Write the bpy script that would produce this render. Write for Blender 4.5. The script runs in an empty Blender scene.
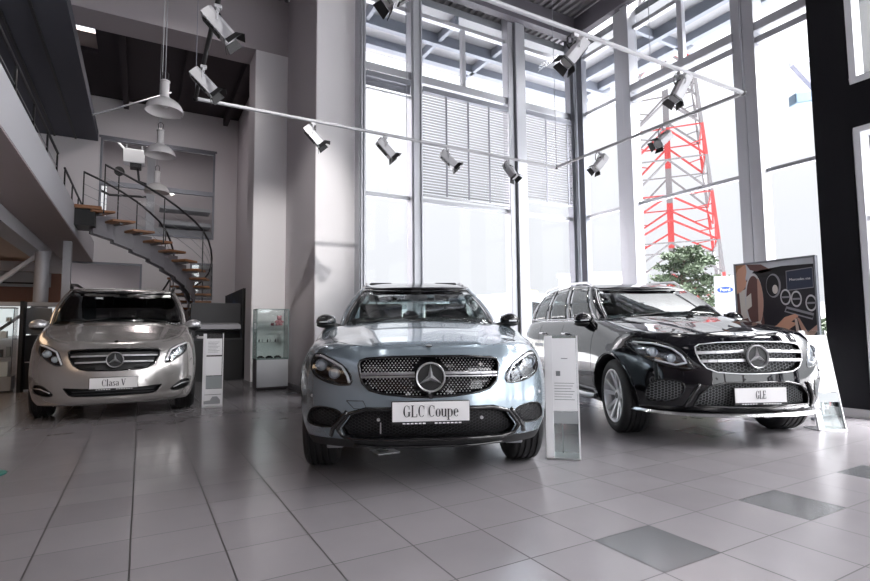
import bpy, bmesh, math, random
from math import sin, cos, pi, radians, sqrt, atan2
from mathutils import Vector, Matrix, Euler
from mathutils.bvhtree import BVHTree
random.seed(7)
SC = bpy.context.scene
COL = SC.collection
# ------------------------------------------------------------------ materials
def mat(name, col, rough=.5, metal=0., coat=0., spec=.5, emit=None, estr=0., noise=None, bump=None, coatr=.03):
    m = bpy.data.materials.new(name); m.use_nodes = True
    n = m.node_tree.nodes; l = m.node_tree.links; b = n['Principled BSDF']
    c = tuple(col) + (1,)
    b.inputs['Base Color'].default_value = c
    b.inputs['Roughness'].default_value = rough
    b.inputs['Metallic'].default_value = metal
    b.inputs['Coat Weight'].default_value = coat
    b.inputs['Coat Roughness'].default_value = coatr
    b.inputs['Specular IOR Level'].default_value = spec
    if emit:
        b.inputs['Emission Color'].default_value = tuple(emit) + (1,)
        b.inputs['Emission Strength'].default_value = estr
    if noise:
        sc, amt = noise
        tc = n.new('ShaderNodeTexCoord'); t = n.new('ShaderNodeTexNoise'); t.inputs['Scale'].default_value = sc
        t.inputs['Detail'].default_value = 5
        l.new(tc.outputs['Object'], t.inputs['Vector'])
        mx = n.new('ShaderNodeMix'); mx.data_type = 'RGBA'
        mx.inputs['A'].default_value = tuple(max(0, x*(1-amt)) for x in col) + (1,)
        mx.inputs['B'].default_value = tuple(min(1, x*(1+amt)) for x in col) + (1,)
        l.new(t.outputs['Fac'], mx.inputs['Factor']); l.new(mx.outputs['Result'], b.inputs['Base Color'])
    if bump:
        sc, st = bump
        tc = n.new('ShaderNodeTexCoord'); t = n.new('ShaderNodeTexNoise'); t.inputs['Scale'].default_value = sc
        l.new(tc.outputs['Object'], t.inputs['Vector'])
        bp = n.new('ShaderNodeBump'); bp.inputs['Strength'].default_value = st; bp.inputs['Distance'].default_value = .01
        l.new(t.outputs['Fac'], bp.inputs['Height']); l.new(bp.outputs['Normal'], b.inputs['Normal'])
    return m
def glass(name, tint=(1, 1, 1), refl=.08, rough=0., fres=True):
    m = bpy.data.materials.new(name); m.use_nodes = True
    n = m.node_tree.nodes; l = m.node_tree.links; n.clear()
    o = n.new('ShaderNodeOutputMaterial'); mx = n.new('ShaderNodeMixShader')
    t = n.new('ShaderNodeBsdfTransparent'); t.inputs['Color'].default_value = tuple(tint) + (1,)
    g = n.new('ShaderNodeBsdfGlossy'); g.inputs['Roughness'].default_value = rough
    if fres:
        f = n.new('ShaderNodeLayerWeight'); f.inputs['Blend'].default_value = .5
        q = n.new('ShaderNodeMath'); q.operation = 'POWER'; q.inputs[1].default_value = 5
        a = n.new('ShaderNodeMath'); a.operation = 'MULTIPLY_ADD'; a.inputs[1].default_value = .85; a.inputs[2].default_value = refl
        a.use_clamp = True
        l.new(f.outputs['Facing'], q.inputs[0]); l.new(q.outputs[0], a.inputs[0]); l.new(a.outputs[0], mx.inputs[0])
    else:
        mx.inputs[0].default_value = refl
    l.new(t.outputs[0], mx.inputs[1]); l.new(g.outputs[0], mx.inputs[2]); l.new(mx.outputs[0], o.inputs[0])
    return m
M = {}
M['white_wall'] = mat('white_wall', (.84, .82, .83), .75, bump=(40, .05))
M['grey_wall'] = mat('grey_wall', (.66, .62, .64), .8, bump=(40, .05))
M['mauve_wall'] = mat('mauve_wall', (.42, .385, .40), .8)
M['slab'] = mat('slab', (.60, .60, .63), .7)
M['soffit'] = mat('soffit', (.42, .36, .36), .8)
M['warm_ceiling'] = mat('warm_ceiling', (.62, .40, .27), .7)
M['dark_ceiling'] = mat('dark_ceiling', (.045, .035, .04), .8)
M['navy_ceiling'] = mat('navy_ceiling', (.075, .08, .10), .75)
M['black_wall'] = mat('black_wall', (.004, .004, .006), .6, spec=.2)
M['alu'] = mat('alu', (.52, .53, .56), .42, .55)
M['alu_dark'] = mat('alu_dark', (.24, .25, .28), .45, .5)
M['steel_paint'] = mat('steel_paint', (.42, .42, .45), .5, .2)
M['skirting'] = mat('skirting', (.26, .25, .26), .4)
M['black'] = mat('black', (.008, .008, .009), .45)
M['black_gloss'] = mat('black_gloss', (.006, .006, .007), .08, coat=.5)
M['charcoal'] = mat('charcoal', (.03, .03, .034), .5)
M['plastic'] = mat('plastic', (.012, .012, .013), .5)
M['chrome'] = mat('chrome', (.78, .78, .80), .10, 1.)
M['satin'] = mat('satin', (.58, .58, .60), .28, 1.)
M['rubber'] = mat('rubber', (.014, .014, .015), .65)
M['white'] = mat('white', (.80, .80, .82), .4)
M['paper'] = mat('paper', (.86, .86, .88), .6)
M['grey'] = mat('grey', (.35, .36, .38), .5)
M['midgrey'] = mat('midgrey', (.20, .21, .22), .5)
M['enamel'] = mat('enamel', (.70, .68, .68), .25)
M['wood'] = mat('wood', (.36, .17, .08), .4, noise=(14, .35))
M['stringer'] = mat('stringer', (.26, .25, .27), .5)
M['red'] = mat('red', (.62, .035, .03), .4)
M['tower_red'] = mat('tower_red', (.26, .018, .018), .7)
M['tower_white'] = mat('tower_white', (.11, .105, .11), .7)
M['blue'] = mat('blue', (.01, .05, .26), .4)
M['yellow'] = mat('yellow', (.75, .55, .12), .5)
M['teal'] = mat('teal', (.02, .13, .11), .4)
M['blind'] = mat('blind', (.50, .50, .53), .5)
M['pane'] = glass('pane', (.965, .975, .98), .008)
M['clear'] = glass('clear', (.90, .95, .94), .08)
M['showcase_glass'] = glass('showcase_glass', (.965, .99, .985), .06)
M['ink'] = mat('ink', (.035, .035, .04), .6)
# ------------------------------------------------------------------ mesh helper
class MB:
    def __init__(s): s.v = []; s.f = []
    def add(s, vs, fs):
        o = len(s.v); s.v += [tuple(p) for p in vs]; s.f += [tuple(i+o for i in f) for f in fs]; return s
    def box(s, x0, x1, y0, y1, z0, z1):
        x0, x1 = min(x0, x1), max(x0, x1); y0, y1 = min(y0, y1), max(y0, y1); z0, z1 = min(z0, z1), max(z0, z1)
        return s.add([(x0,y0,z0),(x1,y0,z0),(x1,y1,z0),(x0,y1,z0),(x0,y0,z1),(x1,y0,z1),(x1,y1,z1),(x0,y1,z1)],
                     [(0,3,2,1),(4,5,6,7),(0,1,5,4),(1,2,6,5),(2,3,7,6),(3,0,4,7)])
    def bar(s, a, b, w, h=None, up=(0, 0, 1)):
        a = Vector(a); b = Vector(b); h = h or w; d = (b-a).normalized(); u = Vector(up)
        if abs(d.dot(u)) > .97: u = Vector((1, 0, 0))
        r = d.cross(u).normalized()*w/2; q = r.cross(d).normalized()*h/2
        vs = [p+e for p in (a, b) for e in (-r-q, r-q, r+q, -r+q)]
        return s.add(vs, [(0,1,2,3),(7,6,5,4),(0,4,5,1),(1,5,6,2),(2,6,7,3),(3,7,4,0)])
    def tube(s, pts, r, n=8, closed=False, caps=True):
        pts = [Vector(p) for p in pts]; N = len(pts); vs = []; prev = None
        for i, p in enumerate(pts):
            a = pts[(i-1) % N] if (closed or i) else p; b = pts[(i+1) % N] if (closed or i < N-1) else p
            d = (b-a).normalized()
            if prev is None:
                u = Vector((0, 0, 1)) if abs(d.z) < .9 else Vector((1, 0, 0)); r1 = d.cross(u).normalized()
            else:
                r1 = (prev - d*prev.dot(d)).normalized()
            prev = r1; r2 = d.cross(r1); rr = r[i] if isinstance(r, (list, tuple)) else r
            vs += [p + (r1*cos(2*pi*k/n) + r2*sin(2*pi*k/n))*rr for k in range(n)]
        fs = []
        for i in range(N if closed else N-1):
            j = (i+1) % N
            fs += [(i*n+k, i*n+(k+1) % n, j*n+(k+1) % n, j*n+k) for k in range(n)]
        if caps and not closed: fs += [tuple(range(n))[::-1], tuple((N-1)*n+k for k in range(n))]
        return s.add(vs, fs)
    def cyl(s, a, b, r, r2=None, n=16):
        return s.tube([a, b], [r, r if r2 is None else r2], n)
    def lathe(s, prof, n=24, c=(0, 0, 0), axis='z', a0=0., a1=2*pi):
        full = abs(a1-a0-2*pi) < 1e-6; m = n if full else n+1; vs = []
        for (r, h) in prof:
            for k in range(m):
                a = a0+(a1-a0)*k/n; p = (r*cos(a), r*sin(a), h)
                if axis == 'x': p = (h, r*cos(a), r*sin(a))
                if axis == 'y': p = (r*cos(a), h, r*sin(a))
                vs.append((p[0]+c[0], p[1]+c[1], p[2]+c[2]))
        fs = []
        for i in range(len(prof)-1):
            for k in range(m if full else m-1):
                k2 = (k+1) % m
                fs.append((i*m+k, i*m+k2, (i+1)*m+k2, (i+1)*m+k))
        return s.add(vs, fs)
    def prism(s, poly, y0, y1, plane='xz', c=(0, 0, 0)):
        n = len(poly)
        def P(a, b, h):
            q = {'xz': (a, h, b), 'xy': (a, b, h), 'yz': (h, a, b)}[plane]
            return (q[0]+c[0], q[1]+c[1], q[2]+c[2])
        vs = [P(a, b, y0) for a, b in poly]+[P(a, b, y1) for a, b in poly]
        return s.add(vs, [tuple(range(n)), tuple(range(2*n-1, n-1, -1))]+[(i, i+n, (i+1) % n+n, (i+1) % n) for i in range(n)])
    def sphere(s, c, r, sx=1, sy=1, sz=1, n=16, m=10):
        prof = [(max(1e-4, r*sin(pi*i/m)), -r*cos(pi*i/m)) for i in range(m+1)]
        t = MB().lathe(prof, n); return s.add([(p[0]*sx+c[0], p[1]*sy+c[1], p[2]*sz+c[2]) for p in t.v], t.f)
    def xf(s, Mx):
        s.v = [tuple(Mx @ Vector(p)) for p in s.v]; return s
    def build(s, name, m, parent=None, smooth=False, bevel=0, label=None, solid=0, seg=2, ang=35):
        me = bpy.data.meshes.new(name); me.from_pydata(s.v, [], s.f)
        bm = bmesh.new(); bm.from_mesh(me); bmesh.ops.remove_doubles(bm, verts=bm.verts, dist=1e-6)
        bmesh.ops.recalc_face_normals(bm, faces=bm.faces); bm.to_mesh(me); bm.free()
        ms = m if isinstance(m, (list, tuple)) else [m]
        for q in ms: me.materials.append(M[q] if isinstance(q, str) else q)
        o = bpy.data.objects.new(name, me); COL.objects.link(o)
        if parent: o.parent = parent
        if label: o['label'] = label
        if bevel:
            b = o.modifiers.new('b', 'BEVEL'); b.width = bevel; b.segments = seg; b.limit_method = 'ANGLE'; b.angle_limit = radians(40)
        if solid:
            b = o.modifiers.new('s', 'SOLIDIFY'); b.thickness = solid; b.offset = -1
        if smooth or bevel:
            shade(me, ang)
        return o
def shade(me, ang=35):
    me.shade_smooth()
    if ang < 180:
        try: me.set_sharp_from_angle(angle=radians(ang))
        except Exception: pass
def tag(o, label=None, cat=None, group=None, kind=None):
    if label: o['label'] = label
    if cat: o['category'] = cat
    if group: o['group'] = group
    if kind: o['kind'] = kind
    return o
def empty(name, loc, rz=0, label=None, cat=None, group=None):
    o = bpy.data.objects.new(name, None); COL.objects.link(o); o.location = loc; o.rotation_euler = (0, 0, rz)
    o.empty_display_size = .1
    return tag(o, label, cat, group)
def struct(o): o['kind'] = 'structure'; return o
def kids(o): return [c for c in COL.objects if c.parent == o]
def copy_tree(o, parent=None):
    c = o.copy(); COL.objects.link(c); c.parent = parent
    for ch in kids(o): copy_tree(ch, c)
    return c
def interp(tab, x):
    if x <= tab[0][0]: return tab[0][1]
    for (a, p), (b, q) in zip(tab, tab[1:]):
        if x <= b:
            return p+(q-p)*(x-a)/(b-a)
    return tab[-1][1]
def sstep(a, b, x):
    t = max(0, min(1, (x-a)/(b-a))); return t*t*(3-2*t)
# ------------------------------------------------------------------ camera
yaw, pitch, roll, CAMH = radians(29.2932), radians(4.3062), radians(-.49235), 1.045
fw = Vector((sin(yaw)*cos(pitch), cos(yaw)*cos(pitch), sin(pitch))); rt = Vector((cos(yaw), -sin(yaw), 0)); up = rt.cross(fw)
r2 = rt*cos(roll)+up*sin(roll); u2 = up*cos(roll)-rt*sin(roll)
cd = bpy.data.cameras.new('camera'); co = bpy.data.objects.new('camera', cd); COL.objects.link(co)
cd.sensor_width = 36; cd.lens = 522.75/870*36; cd.clip_end = 400; cd.clip_start = .05
co.matrix_world = Matrix(((r2.x, u2.x, -fw.x, 0), (r2.y, u2.y, -fw.y, 0), (r2.z, u2.z, -fw.z, CAMH), (0, 0, 0, 1)))
SC.camera = co
SC.view_settings.view_transform = 'Standard'; SC.view_settings.look = 'None'; SC.view_settings.gamma = 1
SC.view_settings.use_curve_mapping = False
SC.view_settings.exposure = 0.20
SC.cycles.max_bounces = 10; SC.cycles.diffuse_bounces = 5; SC.cycles.glossy_bounces = 5; SC.cycles.transparent_max_bounces = 24
SC.cycles.sample_clamp_indirect = 6; SC.cycles.use_denoising = True; SC.cycles.caustics_reflective = False; SC.cycles.caustics_refractive = False
# ------------------------------------------------------------------ overcast sky
w = bpy.data.worlds.new('sky'); SC.world = w; w.use_nodes = True
n = w.node_tree.nodes; l = w.node_tree.links; n.clear()
out = n.new('ShaderNodeOutputWorld'); bg = n.new('ShaderNodeBackground'); tc = n.new('ShaderNodeTexCoord')
sx = n.new('ShaderNodeSeparateXYZ'); rp = n.new('ShaderNodeValToRGB'); nz = n.new('ShaderNodeTexNoise'); nz.inputs['Scale'].default_value = 2.2; nz.inputs['Detail'].default_value = 5
mp = n.new('ShaderNodeMapping'); mp.inputs['Scale'].default_value = (1, 1, 3.5)
ad = n.new('ShaderNodeMath'); ad.operation = 'MULTIPLY_ADD'; ad.inputs[1].default_value = .22
l.new(tc.outputs['Generated'], sx.inputs[0]); l.new(tc.outputs['Generated'], mp.inputs[0]); l.new(mp.outputs[0], nz.inputs['Vector'])
l.new(nz.outputs['Fac'], ad.inputs[0]); l.new(sx.outputs['Z'], ad.inputs[2]); l.new(ad.outputs[0], rp.inputs[0])
e = rp.color_ramp.elements
e[0].position = 0.0; e[0].color = (.222, .226, .24, 1); e[1].position = .9; e[1].color = (.97, .97, 1, 1)
e.new(.20).color = (.262, .264, .275, 1); e.new(.42).color = (.30, .30, .315, 1)
l.new(rp.outputs[0], bg.inputs[0]); bg.inputs[1].default_value = SKY = 3.2
# bright lobe added to the sky, high right behind the camera, to light the hall
dt = n.new('ShaderNodeVectorMath'); dt.operation = 'DOT_PRODUCT'; dt.inputs[1].default_value = Vector((.60, -.40, 1.05)).normalized()
l.new(tc.outputs['Generated'], dt.inputs[0]); mxm = n.new('ShaderNodeMath'); mxm.operation = 'MAXIMUM'; mxm.inputs[1].default_value = 0; l.new(dt.outputs['Value'], mxm.inputs[0])
pw = n.new('ShaderNodeMath'); pw.operation = 'POWER'; pw.inputs[1].default_value = 13; l.new(mxm.outputs[0], pw.inputs[0])
b2 = n.new('ShaderNodeBackground'); b2.inputs[0].default_value = (1, .97, .97, 1); ml = n.new('ShaderNodeMath'); ml.operation = 'MULTIPLY'; ml.inputs[1].default_value = 92; l.new(pw.outputs[0], ml.inputs[0]); l.new(ml.outputs[0], b2.inputs[1])
sh_ = n.new('ShaderNodeAddShader'); l.new(bg.outputs[0], sh_.inputs[0]); l.new(b2.outputs[0], sh_.inputs[1]); 
dt2 = n.new('ShaderNodeVectorMath'); dt2.operation = 'DOT_PRODUCT'; dt2.inputs[1].default_value = Vector((.15, -1, .35)).normalized(); l.new(tc.outputs['Generated'], dt2.inputs[0])  # second broad lobe added to the sky to light faces turned towards the camera
m2 = n.new('ShaderNodeMath'); m2.operation = 'MAXIMUM'; m2.inputs[1].default_value = 0; l.new(dt2.outputs['Value'], m2.inputs[0])
p2 = n.new('ShaderNodeMath'); p2.operation = 'POWER'; p2.inputs[1].default_value = 3; l.new(m2.outputs[0], p2.inputs[0]); q2 = n.new('ShaderNodeMath'); q2.operation = 'MULTIPLY'; q2.inputs[1].default_value = 3.8; l.new(p2.outputs[0], q2.inputs[0])
b3 = n.new('ShaderNodeBackground'); b3.inputs[0].default_value = (.95, .97, 1, 1); l.new(q2.outputs[0], b3.inputs[1]); s3 = n.new('ShaderNodeAddShader'); l.new(sh_.outputs[0], s3.inputs[0]); l.new(b3.outputs[0], s3.inputs[1]); l.new(s3.outputs[0], out.inputs[0])
# ------------------------------------------------------------------ tiled floor
m = bpy.data.materials.new('floor_tiles'); m.use_nodes = True; n = m.node_tree.nodes; l = m.node_tree.links; b = n['Principled BSDF']
tc = n.new('ShaderNodeTexCoord'); mp = n.new('ShaderNodeMapping'); mp.inputs['Scale'].default_value = (2.5, 2.5, 1)
mp.inputs['Location'].default_value = (.04, .125, 0)   # joints at x = -.016+.4k, y = .35+.4k
l.new(tc.outputs['Object'], mp.inputs[0]); sp = n.new('ShaderNodeSeparateXYZ'); l.new(mp.outputs[0], sp.inputs[0])
def mth(op, a, bb=None, cc=None, clamp=False):
    q = n.new('ShaderNodeMath'); q.operation = op; q.use_clamp = clamp
    for i, v in enumerate((a, bb, cc)):
        if v is None: continue
        if isinstance(v, (int, float)): q.inputs[i].default_value = v
        else: l.new(v, q.inputs[i])
    return q.outputs[0]
fx = mth('FRACT', sp.outputs['X']); fy = mth('FRACT', sp.outputs['Y'])
ex = mth('MINIMUM', fx, mth('SUBTRACT', 1, fx)); ey = mth('MINIMUM', fy, mth('SUBTRACT', 1, fy))
joint = mth('MAXIMUM', mth('LESS_THAN', ex, .0095), mth('LESS_THAN', ey, .0075))
ix = mth('FLOOR', sp.outputs['X']); iy = mth('FLOOR', sp.outputs['Y'])
cb = n.new('ShaderNodeCombineXYZ'); l.new(ix, cb.inputs[0]); l.new(iy, cb.inputs[1])
wn = n.new('ShaderNodeTexWhiteNoise'); wn.noise_dimensions = '2D'; l.new(cb.outputs[0], wn.inputs['Vector'])
# a row of darker inlaid tiles, every other tile of one row
row = mth('MULTIPLY', mth('COMPARE', iy, 4, .1), mth('COMPARE', mth('MODULO', ix, 3), 2, .1))
row = mth('MULTIPLY', row, mth('GREATER_THAN', ix, 4.5))
row2 = mth('MULTIPLY', mth('COMPARE', iy, 8, .1), mth('COMPARE', mth('MODULO', ix, 3), 0, .1))
row2 = mth('MULTIPLY', row2, mth('GREATER_THAN', ix, 11.5)); row = mth('MAXIMUM', row, row2)
nz = n.new('ShaderNodeTexNoise'); nz.inputs['Scale'].default_value = 3.; nz.inputs['Detail'].default_value = 6; l.new(tc.outputs['Object'], nz.inputs['Vector'])
var = mth('ADD', mth('MULTIPLY', wn.outputs['Value'], .09), mth('MULTIPLY', nz.outputs['Fac'], .12))
val = mth('ADD', var, .86)
mx = n.new('ShaderNodeMix'); mx.data_type = 'RGBA'; mx.inputs['A'].default_value = (.235, .222, .235, 1); mx.inputs['B'].default_value = (.10, .103, .11, 1); l.new(row, mx.inputs['Factor'])
mx2 = n.new('ShaderNodeMix'); mx2.data_type = 'RGBA'; mx2.blend_type = 'MULTIPLY'; mx2.inputs['Factor'].default_value = 1; l.new(mx.outputs['Result'], mx2.inputs['A'])
cv = n.new('ShaderNodeCombineColor'); [l.new(val, cv.inputs[i]) for i in range(3)]; l.new(cv.outputs[0], mx2.inputs['B'])
mx3 = n.new('ShaderNodeMix'); mx3.data_type = 'RGBA'; l.new(joint, mx3.inputs['Factor']); l.new(mx2.outputs['Result'], mx3.inputs['A']); mx3.inputs['B'].default_value = (.018, .016, .018, 1)
l.new(mx3.outputs['Result'], b.inputs['Base Color'])
l.new(mth('ADD', mth('MULTIPLY', joint, .4), mth('MULTIPLY_ADD', nz.outputs['Fac'], .05, .19)), b.inputs['Roughness'])
bp = n.new('ShaderNodeBump'); bp.inputs['Strength'].default_value = .25; bp.inputs['Distance'].default_value = .004; l.new(mth('SUBTRACT', 1, joint), bp.inputs['Height'])
l.new(bp.outputs['Normal'], b.inputs['Normal']); b.inputs['Specular IOR Level'].default_value = .8
M['tiles'] = m
fl = struct(MB().box(-9, 8.5, -7, 16.2, -.2, 0).build('floor', 'tiles'))
# ------------------------------------------------------------------ walls
XR, YF, YB = 8.2, 8.24, 15.8
ZT = 7.75
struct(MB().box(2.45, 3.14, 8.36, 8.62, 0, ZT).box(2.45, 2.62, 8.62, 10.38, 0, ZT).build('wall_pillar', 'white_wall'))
struct(MB().box(2.44, 2.45, 8.37, 10.37, 0, ZT).build('wall_side_shade', 'grey_wall'))  # thin greyer skin: shade of the pillar's side put into the colour
struct(MB().box(1.825, 2.45, 10.38, 11.05, 0, 6.6).build('wall_column', 'white_wall'))
struct(MB().box(2.3, 2.6, 11.05, YB, 0, 7.3).build('wall_right', 'grey_wall'))
struct(MB().box(1.815, 1.825, 10.39, 11.05, 0, 6.6).build('wall_column_side_shade', 'grey_wall'))  # greyer sheet over the white column, its side shade as colour
struct(MB().box(-1.3, 2.45, 10.38, 11.05, 6.6, 9).build('wall_fascia', 'mauve_wall'))
struct(MB().box(2.40, 2.437, 8.40, 10.36, 0, .10).box(1.80, 2.3, 10.33, 10.36, 0, .10).box(1.80, 1.812, 10.36, 11.05, 0, .10).build('baseboard_left', 'skirting', bevel=.004))
struct(MB().box(2.45, 3.14, 8.33, 8.355, 0, .10).build('baseboard_pillar', 'skirting', bevel=.004))
# back wall of the atrium with an interior window, a lower glazed office and a small window
bw = MB()
xs = [-9, -1.67, -.03, 1.12, 1.70, 2.3]
def wall_holes(mb, x0, x1, z0, z1, y0, y1, holes):
    xx = sorted({x0, x1, *[h[0] for h in holes], *[h[1] for h in holes]}); zz = sorted({z0, z1, *[h[2] for h in holes], *[h[3] for h in holes]})
    for a, b2 in zip(xx, xx[1:]):
        for c, d in zip(zz, zz[1:]):
            cx, cz = (a+b2)/2, (c+d)/2
            if any(h[0] < cx < h[1] and h[2] < cz < h[3] for h in holes): continue
            mb.box(a, b2, y0, y1, c, d)
wall_holes(bw, -9, 2.6, 0, 7.3, YB, YB+.25, [(-1.06, 1.70, 3.63, 6.12), (-1.67, -.03, .9, 2.85), (1.12, 1.70, 1.93, 2.95)])
struct(bw.build('wall_back', 'white_wall'))
fr = MB()
for (a, b2, c, d) in [(-1.06, 1.70, 3.63, 6.12), (-1.67, -.03, .9, 2.85), (1.12, 1.70, 1.93, 2.95)]:
    t = .05
    fr.box(a, b2, YB-.03, YB+.05, c, c+t).box(a, b2, YB-.03, YB+.05, d-t, d).box(a, a+t, YB-.03, YB+.05, c+t, d-t).box(b2-t, b2, YB-.03, YB+.05, c+t, d-t)
fr.box(-1.06, 1.70, YB-.04, YB+.06, 4.86, 4.98).box(-1.1, 1.74, YB-.05, YB, 6.12, 6.17)
wf = struct(fr.build('window_3', 'alu_dark'))
MB().box(-1.05, 1.69, YB+.01, YB+.02, 3.65, 6.1).build('pane', 'pane', wf)
MB().box(-1.65, -.05, YB+.01, YB+.02, .92, 2.83).build('pane', 'pane', wf)
MB().box(1.14, 1.68, YB+.01, YB+.02, 1.95, 2.93).build('pane', M['clear'], wf)
# rooms behind the back wall
struct(MB().box(-9, 2.6, 19.5, 19.7, 0, 7.6).build('wall_office', 'mauve_wall'))
struct(MB().box(-9, 2.6, YB+.25, 19.5, 3.2, 3.45).build('floor_upper', 'slab'))
struct(MB().box(-9, 2.6, YB+.25, 19.5, -.2, 0).build('floor_office', 'grey'))
struct(MB().box(2.6, 2.8, YB, 19.7, 0, 7.6).build('wall_office_side', 'white_wall'))
# ------------------------------------------------------------------ ceilings
def corrugated(x0, x1, y0, y1, z, step=.16, h=.05):
    mb = MB(); x = x0
    pts = []
    while x < x1:
        pts += [(x, z), (x+step*.4, z), (x+step*.5, z+h), (x+step*.9, z+h)]; x += step
    vs = [(a, y0, c) for a, c in pts]+[(a, y1, c) for a, c in pts]; k = len(pts)
    mb.add(vs, [(i, i+1, i+1+k, i+k) for i in range(k-1)])
    return mb
deck = corrugated(-9, 8.5, -7, 10.38, ZT); deck.box(-9, 8.5, -7, 10.38, ZT+.12, ZT+.2)
M['deck'] = mat('deck', (.20, .19, .205), .6, .2)
struct(deck.build('ceiling', 'deck'))
dk2 = MB()
for (a, b2, c, d) in [(-9, 2.6, 11.05, 12.2), (-9, -1.45, 12.2, 13.3), (-1.0, 2.6, 12.2, 13.3), (-9, 2.6, 13.3, 19.7)]:
    dk2.box(a, b2, c, d, 7.2, 7.3)
struct(dk2.build('ceiling_back', 'dark_ceiling'))
struct(MB().box(-1.45, -1.0, 12.62, 13.3, 7.29, 7.32).build('trim_skylight_panel', mat('tan_panel', (.5, .42, .38), .6)))
bm_ = MB()
for x in (-.52, .75, 1.95): bm_.box(x-.06, x+.06, 11.05, 15.8, 6.98, 7.2)
struct(bm_.build('trim_atrium_beams', 'dark_ceiling'))
# roof girders of the hall
g = MB()
for y in (-4, -1, 2, 5.0, 8.0): g.box(-9, 8.2, y-.09, y+.09, 7.25, 7.7)
for x in (1.5, 4.2, 8.0): g.box(x-.08, x+.08, -7, 8.2, 7.3, 7.68)
struct(g.build('trim_roof_girders', mat('girder', (.10, .095, .11), .6)))
# gallery: slab, edge beam, warm ceiling under it, dark slab above it
struct(MB().box(-1.75, -1.12, -7, YB, 2.86, 3.36).box(-9, -1.75, -7, YB, 3.05, 3.36).build('trim_gallery_slab', 'slab'))
struct(MB().box(-2.05, -1.75, -7, 13.9, 2.62, 2.86).build('trim_gallery_beam', 'slab'))
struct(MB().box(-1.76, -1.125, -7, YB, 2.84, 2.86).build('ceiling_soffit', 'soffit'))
struct(MB().box(-9, -2.05, -7, YB, 2.78, 2.82).build('ceiling_gallery', 'warm_ceiling'))
up_ = MB().box(-4.5, -1.12, -7, YB, 6.0, 6.25)
struct(up_.build('ceiling_upper', 'navy_ceiling'))
tr = MB().box(-1.62, -1.58, -7, YB-.02, 5.97, 6.0).box(-2.06, -2.02, -7, YB-.02, 5.97, 6.0)
struct(tr.build('trim_ceiling_tracks', 'black'))
struct(MB().box(-4.6, -4.5, -7, YB, 3.36, 7.3).build('wall_gallery', 'mauve_wall'))
struct(MB().box(-9.2, -9, -7, YB, 0, 7.8).build('wall_left', 'grey_wall'))
HF = [(-8.2+i*2.35, -8.2+i*2.35+2.1, z0, z1) for i in range(4, 7) for z0, z1 in ((.3, 3.3), (3.8, 7.0))]
fw_ = MB(); wall_holes(fw_, -9.2, 8.5, 0, 7.8, -7.2, -7, HF); struct(fw_.build('wall_front', 'grey_wall'))
# light in the interior below the gallery and the office: ceiling lights; also fill added in the hall
def area(loc, sx_, sy_, pw, col=(1, 1, 1), rot=(0, 0, 0), name='ceiling_and_fill_light'):
    ld = bpy.data.lights.new(name, 'AREA'); ld.shape = 'RECTANGLE'; ld.size = sx_; ld.size_y = sy_; ld.energy = pw; ld.color = col
    o = bpy.data.objects.new(name, ld); COL.objects.link(o); o.location = loc; o.rotation_euler = rot; return o
# ------------------------------------------------------------------ curtain wall (left facade, y = 8.24)
def facade_x(n_, x0, x1, name):   # bay of the facade in plane y=YF between x0 and x1
    f = MB()
    for z, h, d in ((3.38, .07, .10), (5.62, .14, .16), (6.87, .08, .10)): f.box(x0, x1, YF-d/2, YF+d/2, z-h/2, z+h/2)
    f.box(x0, x1, YF-.05, YF+.05, 0, .12)
    o = struct(f.build(name, 'alu', bevel=.006))
    zs = [.12, 3.345, 3.415, 5.55, 5.69, 6.83, 6.91, ZT]
    for a, b2 in ((.12, 3.345), (3.415, 5.55), (5.69, 6.83), (6.91, ZT)):
        MB().box(x0, x1, YF-.008, YF+.008, a, b2).build('pane', 'pane', o)
    return o
o = facade_x(1, 3.20, 4.12, 'window_1'); facade_x(2, 4.28, 6.36, 'window_2'); facade_x(3, 6.60, 7.98, 'window_4')
struct(MB().box(5.24, 5.32, YF-.05, YF+.05, 5.69, 6.83).build('trim_mullion', 'alu', bevel=.006))
def post_x(x0, x1, nm):
    mb = MB().box(x0, x1, YF-.16, YF+.06, 0, ZT)
    mb.box(x0+.02, x0+.05, YF-.19, YF-.16, 0, ZT).box(x1-.05, x1-.02, YF-.19, YF-.16, 0, ZT)
    return struct(mb.build(nm, 'alu', bevel=.008))
post_x(3.10, 3.22, 'trim_1'); post_x(4.09, 4.31, 'trim_2')
mb = MB().box(6.27, 6.40, YF-.14, YF+.06, 0, ZT).box(6.42, 6.66, YF-.20, YF+.06, 0, ZT); struct(mb.build('trim_3', 'alu', bevel=.01))
mb = MB().box(7.96, 8.06, YF-.12, YF+.05, 0, ZT).box(8.06, XR+.06, 8.08, YF+.06, 0, ZT).box(8.10, XR+.05, 7.92, 8.08, 0, ZT).cyl((8.0, 8.02, 0), (8.0, 8.02, ZT), .035)
struct(mb.build('trim_4', 'alu_dark', bevel=.008))
# right facade, x = 8.2
def facade_y(y0, y1, name, box=False):
    f = MB()
    for z, h, d in ((3.40, .06, .10), (5.62, .14 if box else .07, .36 if box else .10), (6.87, .08, .10)):
        f.box(XR-d/2, XR+.05, y0, y1, z-h/2, z+h/2)
    f.box(XR-.05, XR+.05, y0, y1, 0, .12)
    if box: f.box(XR-.16, XR-.02, y0, y1, 5.36, 5.46)
    o = struct(f.build(name, 'alu', bevel=.006))
    for a, b2 in ((.12, 3.37), (3.43, 5.58), (5.69, 6.83), (6.91, ZT)):
        MB().box(XR-.008, XR+.008, y0, y1, a, b2).build('pane', 'pane', o)
    return o
facade_y(6.97, 7.95, 'window_5'); facade_y(4.63, 6.62, 'window_6', True); facade_y(1.9, 4.30, 'window_7', True)
struct(MB().box(XR-.05, XR+.05, 5.56, 5.66, 5.69, 6.83).build('trim_mullion_right', 'alu', bevel=.006))
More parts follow.
